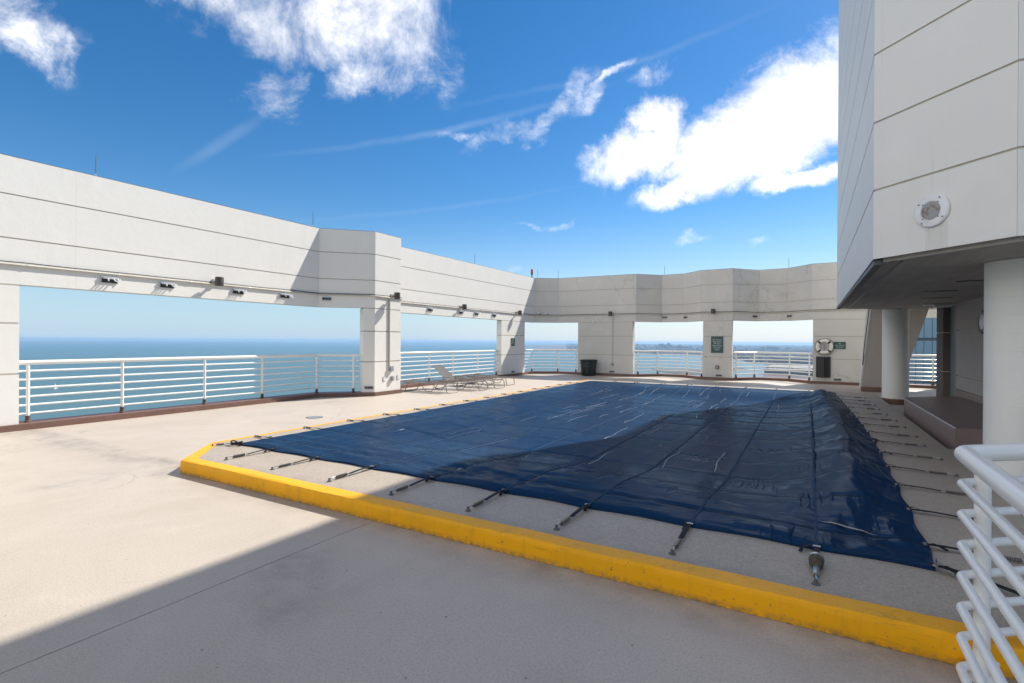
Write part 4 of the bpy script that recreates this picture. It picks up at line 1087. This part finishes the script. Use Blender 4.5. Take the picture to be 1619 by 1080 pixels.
for k in range(60):
    a = R(-48 + 22*k/59); a2 = R(-48 + 22*(k+1)/59); d0 = 46500; h = 25+60*max(0, noise.noise(Vector((k*.35, 0, 0)))+.25)
    fs.hexa([(d0*math.sin(a), d0*math.cos(a), ZW), (d0*math.sin(a2), d0*math.cos(a2), ZW), ((d0+600)*math.sin(a2), (d0+600)*math.cos(a2), ZW), ((d0+600)*math.sin(a), (d0+600)*math.cos(a), ZW)],
            [(d0*math.sin(a), d0*math.cos(a), ZW+h), (d0*math.sin(a2), d0*math.cos(a2), ZW+h), ((d0+600)*math.sin(a2), (d0+600)*math.cos(a2), ZW+h), ((d0+600)*math.sin(a), (d0+600)*math.cos(a), ZW+h)])
tag(fs.build('far_shore', 'land'), kind='structure')
def inside(x, y, poly):
    c = False; n = len(poly)
    for i in range(n):
        x1, y1 = poly[i]; x2, y2 = poly[i-1]
        if (y1 > y) != (y2 > y) and x < (x2-x1)*(y-y1)/(y2-y1)+x1: c = not c
    return c
cb = MB(); cnt = 0
while cnt < 7000:
    dd = 2200*(28000/2200)**random.random(); a = R(random.uniform(-24, 8)); x, y = dd*math.sin(a), dd*math.cos(a)
    if not inside(x, y, shore) or (dd < 4800 and a > R(-6)): continue
    k = dd/6000; wd = random.uniform(14, 45)*max(.7, k); h = random.choice([8, 9, 10, 12, 14, 18, 26])*(1+.25*k); dp = random.uniform(14, 40)*max(.7, k)
    cb.box(x-wd/2, y-dp/2, ZW+2.01, x+wd/2, y+dp/2, ZW+2+h); cnt += 1
cb.build('city_blocks', 'city'); tag(bpy.data.objects['city_blocks'], 'far low city houses spread to the hazy horizon', 'city', kind='stuff')
# towers on the far shore: u, v, width, depth, height, roof step
SKY = [  # SKYLINE
  (-4391, 14961, 48, 26, 107, 8, 'bld3', 'tall far tower block at the left of the hazy skyline'),
  (-4280, 15127, 56, 31, 80, 0, 'bld2', 'slim far block second in the hazy skyline'),
  (-4169, 14943, 63, 35, 82, 0, 'bld2', 'far block beside the slim one in the hazy skyline'),
  (-3230, 12605, 57, 32, 86, 8, 'bld2', 'short far block left of the pale fronted slab'),
  (-3075, 12253, 63, 35, 117, 0, 'bld1', 'pale fronted far slab in the skyline'),
  (-3004, 12237, 80, 45, 129, 0, 'bld3', 'broad dark slab right of the pale fronted one'),
  (-2943, 12314, 87, 48, 102, 8, 'bld3', 'stepped dark slab lower than its left neighbour'),
  (-3003, 12899, 69, 38, 142, 0, 'bld3', 'tallest tower of the hazy skyline'),
  (-3050, 13437, 68, 38, 97, 0, 'bld2', 'far block right of the tallest tower'),
  (-2729, 12375, 114, 63, 59, 8, 'bld2', 'low wide far block between two taller ones'),
  (-2746, 13002, 78, 43, 107, 0, 'bld2', 'far block rising above the long low slab'),
  (-2367, 11494, 254, 141, 74, 0, 'bld3', 'long low slab in the middle of the skyline'),
  (-2233, 11482, 28, 18, 75, 8, 'bld3', 'narrow dark block at the end of the long slab'),
  (-2399, 12582, 62, 34, 72, 0, 'bld2', 'small far block right of the narrow dark one'),
  (-2047, 11369, 44, 24, 48, 0, 'bld2', 'low far block near the rules sign pillar'),
  (-2119, 12431, 36, 20, 92, 8, 'bld3', 'far block just left of the rules sign pillar'),
  (-823, 11844, 84, 47, 80, 0, 'bld2', 'far block left of the wide skyline slab near the life ring'),
  (-669, 12284, 236, 131, 85, 0, 'bld3', 'wide far slab above the railing left of the life ring'),
  (-389, 12602, 117, 65, 62, 8, 'bld2', 'low far slab right of the wide one near the life ring'),
  (-1297, 11310, 25, 18, 84, 0, 'bld3', 'slim far block just right of the rules sign pillar'),
  (-1090, 11293, 27, 18, 66, 0, 'bld2', 'slim low far block above the second railing post')
]
for k, (x, y, wd, dp, h, top, mt, lab) in enumerate(SKY):
    r = thing('apartment_tower', lab, 'tower block', (x, y, ZW+2))
    MB().box(x-wd/2, y-dp/2, ZW+2, x+wd/2, y+dp/2, ZW+2+h).build('wall', mt, r)
    if top: MB().box(x-wd*.3, y-dp*.3, ZW+2.001+h, x+wd*.3, y+dp*.3, ZW+2+h+top).build('roof_block', mt, r)
    nf = max(3, int(h/14))
    for q in range(nf):
        z = ZW+6+(h-8)*q/nf; MB().box(x-wd*.44, y-dp/2-1.2, z, x+wd*.44, y-dp/2-.1, z+(h-8)/nf*.5).build('window_band', 'winb', r)
# long halls on the waterfront
def hall(x0, y0, x1, y1, dp, h, label, wm, rm):
    A, B = Vector((x0, y0)), Vector((x1, y1)); tdir = (B-A).normalized(); nn = Vector((-tdir.y, tdir.x))
    q = [tuple(A), tuple(B), tuple(B+nn*dp), tuple(A+nn*dp)]
    r = thing('waterfront_hall', label, 'hall', (x0, y0, ZW+2))
    MB().prism(q, ZW+2, ZW+2+h).build('wall', wm, r)
    e = [tuple(A-tdir*6-nn*6), tuple(B+tdir*6-nn*6), tuple(B+tdir*6+nn*(dp+6)), tuple(A-tdir*6+nn*(dp+6))]
    MB().prism(e, ZW+2.01+h, ZW+5+h).build('roof', rm, r)
    m = int((B-A).length/28)
    for k in range(m):
        a = A+tdir*(k+.2)*28; b = A+tdir*(k+.75)*28
        MB().prism([tuple(a-nn*1.2), tuple(b-nn*1.2), tuple(b-nn*.2), tuple(a-nn*.2)], ZW+5, ZW+h).build('window', 'winb', r)
hall(-205, 3060, 190, 2990, 120, 24, 'long dark hall on the waterfront nearest the life ring pillar', 'bld3', 'roofp')
hall(-235, 3620, 200, 3580, 330, 14, 'long pale roofed hall behind the dark waterfront hall', 'bld1', 'roofp')
hall(-250, 4750, 60, 4700, 150, 40, 'dark blocky hall farther inland behind the pale roofs', 'bld3', 'bld2')
hall(75, 4720, 330, 4740, 150, 46, 'grey blocky hall behind the life ring pillar', 'bld2', 'bld2')
# small sailing boat
r = thing('sailing_boat', 'tiny white sailing boat on the blue lake', 'boat', (-2172, 703, ZW))
mb = MB().hexa([(-2178, 701.4, ZW-.3), (-2166, 701.4, ZW-.3), (-2166, 704.6, ZW-.3), (-2178, 704.6, ZW-.3)], [(-2181, 700.6, ZW+2.4), (-2163, 700.6, ZW+2.4), (-2163, 705.4, ZW+2.4), (-2181, 705.4, ZW+2.4)]); mb.build('hull', 'boat', r)
MB().add([(-2172.2, 702, ZW+3), (-2172.2, 711, ZW+3), (-2172.2, 703, ZW+21), (-2171.8, 702, ZW+3), (-2171.8, 711, ZW+3), (-2171.8, 703, ZW+21)], [(0, 1, 2), (5, 4, 3), (0, 3, 4, 1), (1, 4, 5, 2), (2, 5, 3, 0)]).build('sail', 'boat', r)
MB().tube([(-2172, 701.6, ZW+2), (-2172, 702.6, ZW+22)], .2, 6).build('mast', 'boat', r)
# blue glass building beyond the walkway
g0 = Vector((20.0, 95.0)); gd = Vector((.86, -.5)).normalized(); gn = Vector((gd.y, -gd.x))
gb = thing('glass_building', 'blue grey glass office building seen through the gap under the tower', 'building', (28, 95, -170))
def gp(s, d_): p = g0+gd*s+gn*d_; return (p.x, p.y)
MB().prism([gp(-14, -.4), gp(34, -.4), gp(34, -22), gp(-14, -22)], -170, 21.6).build('frame', 'mull', gb)
pan = None
for i in range(46):
    for j in range(6):
        z0 = 2.3-6.4*3+6.4*j
        if pan is None:
            a = Vector(gp(-14+1.4*i, 0)); me_ = MB().prism([gp(-14+1.03*i+.035, -.38), gp(-14+1.03*i+.995, -.38), gp(-14+1.03*i+.995, -.22), gp(-14+1.03*i+.035, -.22)], z0+.22, z0+6.18).build('glass_pane', 'glass', gb); pan = me_; base = (i, j)
        else:
            c = pan.copy(); C.objects.link(c); dlt = gd*1.03*i; c.location = pan.location + Vector((dlt.x, dlt.y, 6.4*j)); c.parent = gb
# ------------------------------------------------------------------ air over the lake and the city
hz = MB().box(-50000, -50000, ZW-2, 50000, 50000, 14).build('haze', 'building'); tag(hz, kind='stuff')
hm = bpy.data.materials.new('thin_air'); hm.use_nodes = True; nt = hm.node_tree; nt.nodes.clear()
ou = nt.nodes.new('ShaderNodeOutputMaterial'); pv = nt.nodes.new('ShaderNodeVolumePrincipled'); pv.inputs['Color'].default_value = (.44, .68, .95, 1); pv.inputs['Density'].default_value = 4.6e-5; pv.inputs['Anisotropy'].default_value = .2
nt.links.new(pv.outputs[0], ou.inputs['Volume']); hz.data.materials.clear(); hz.data.materials.append(hm)
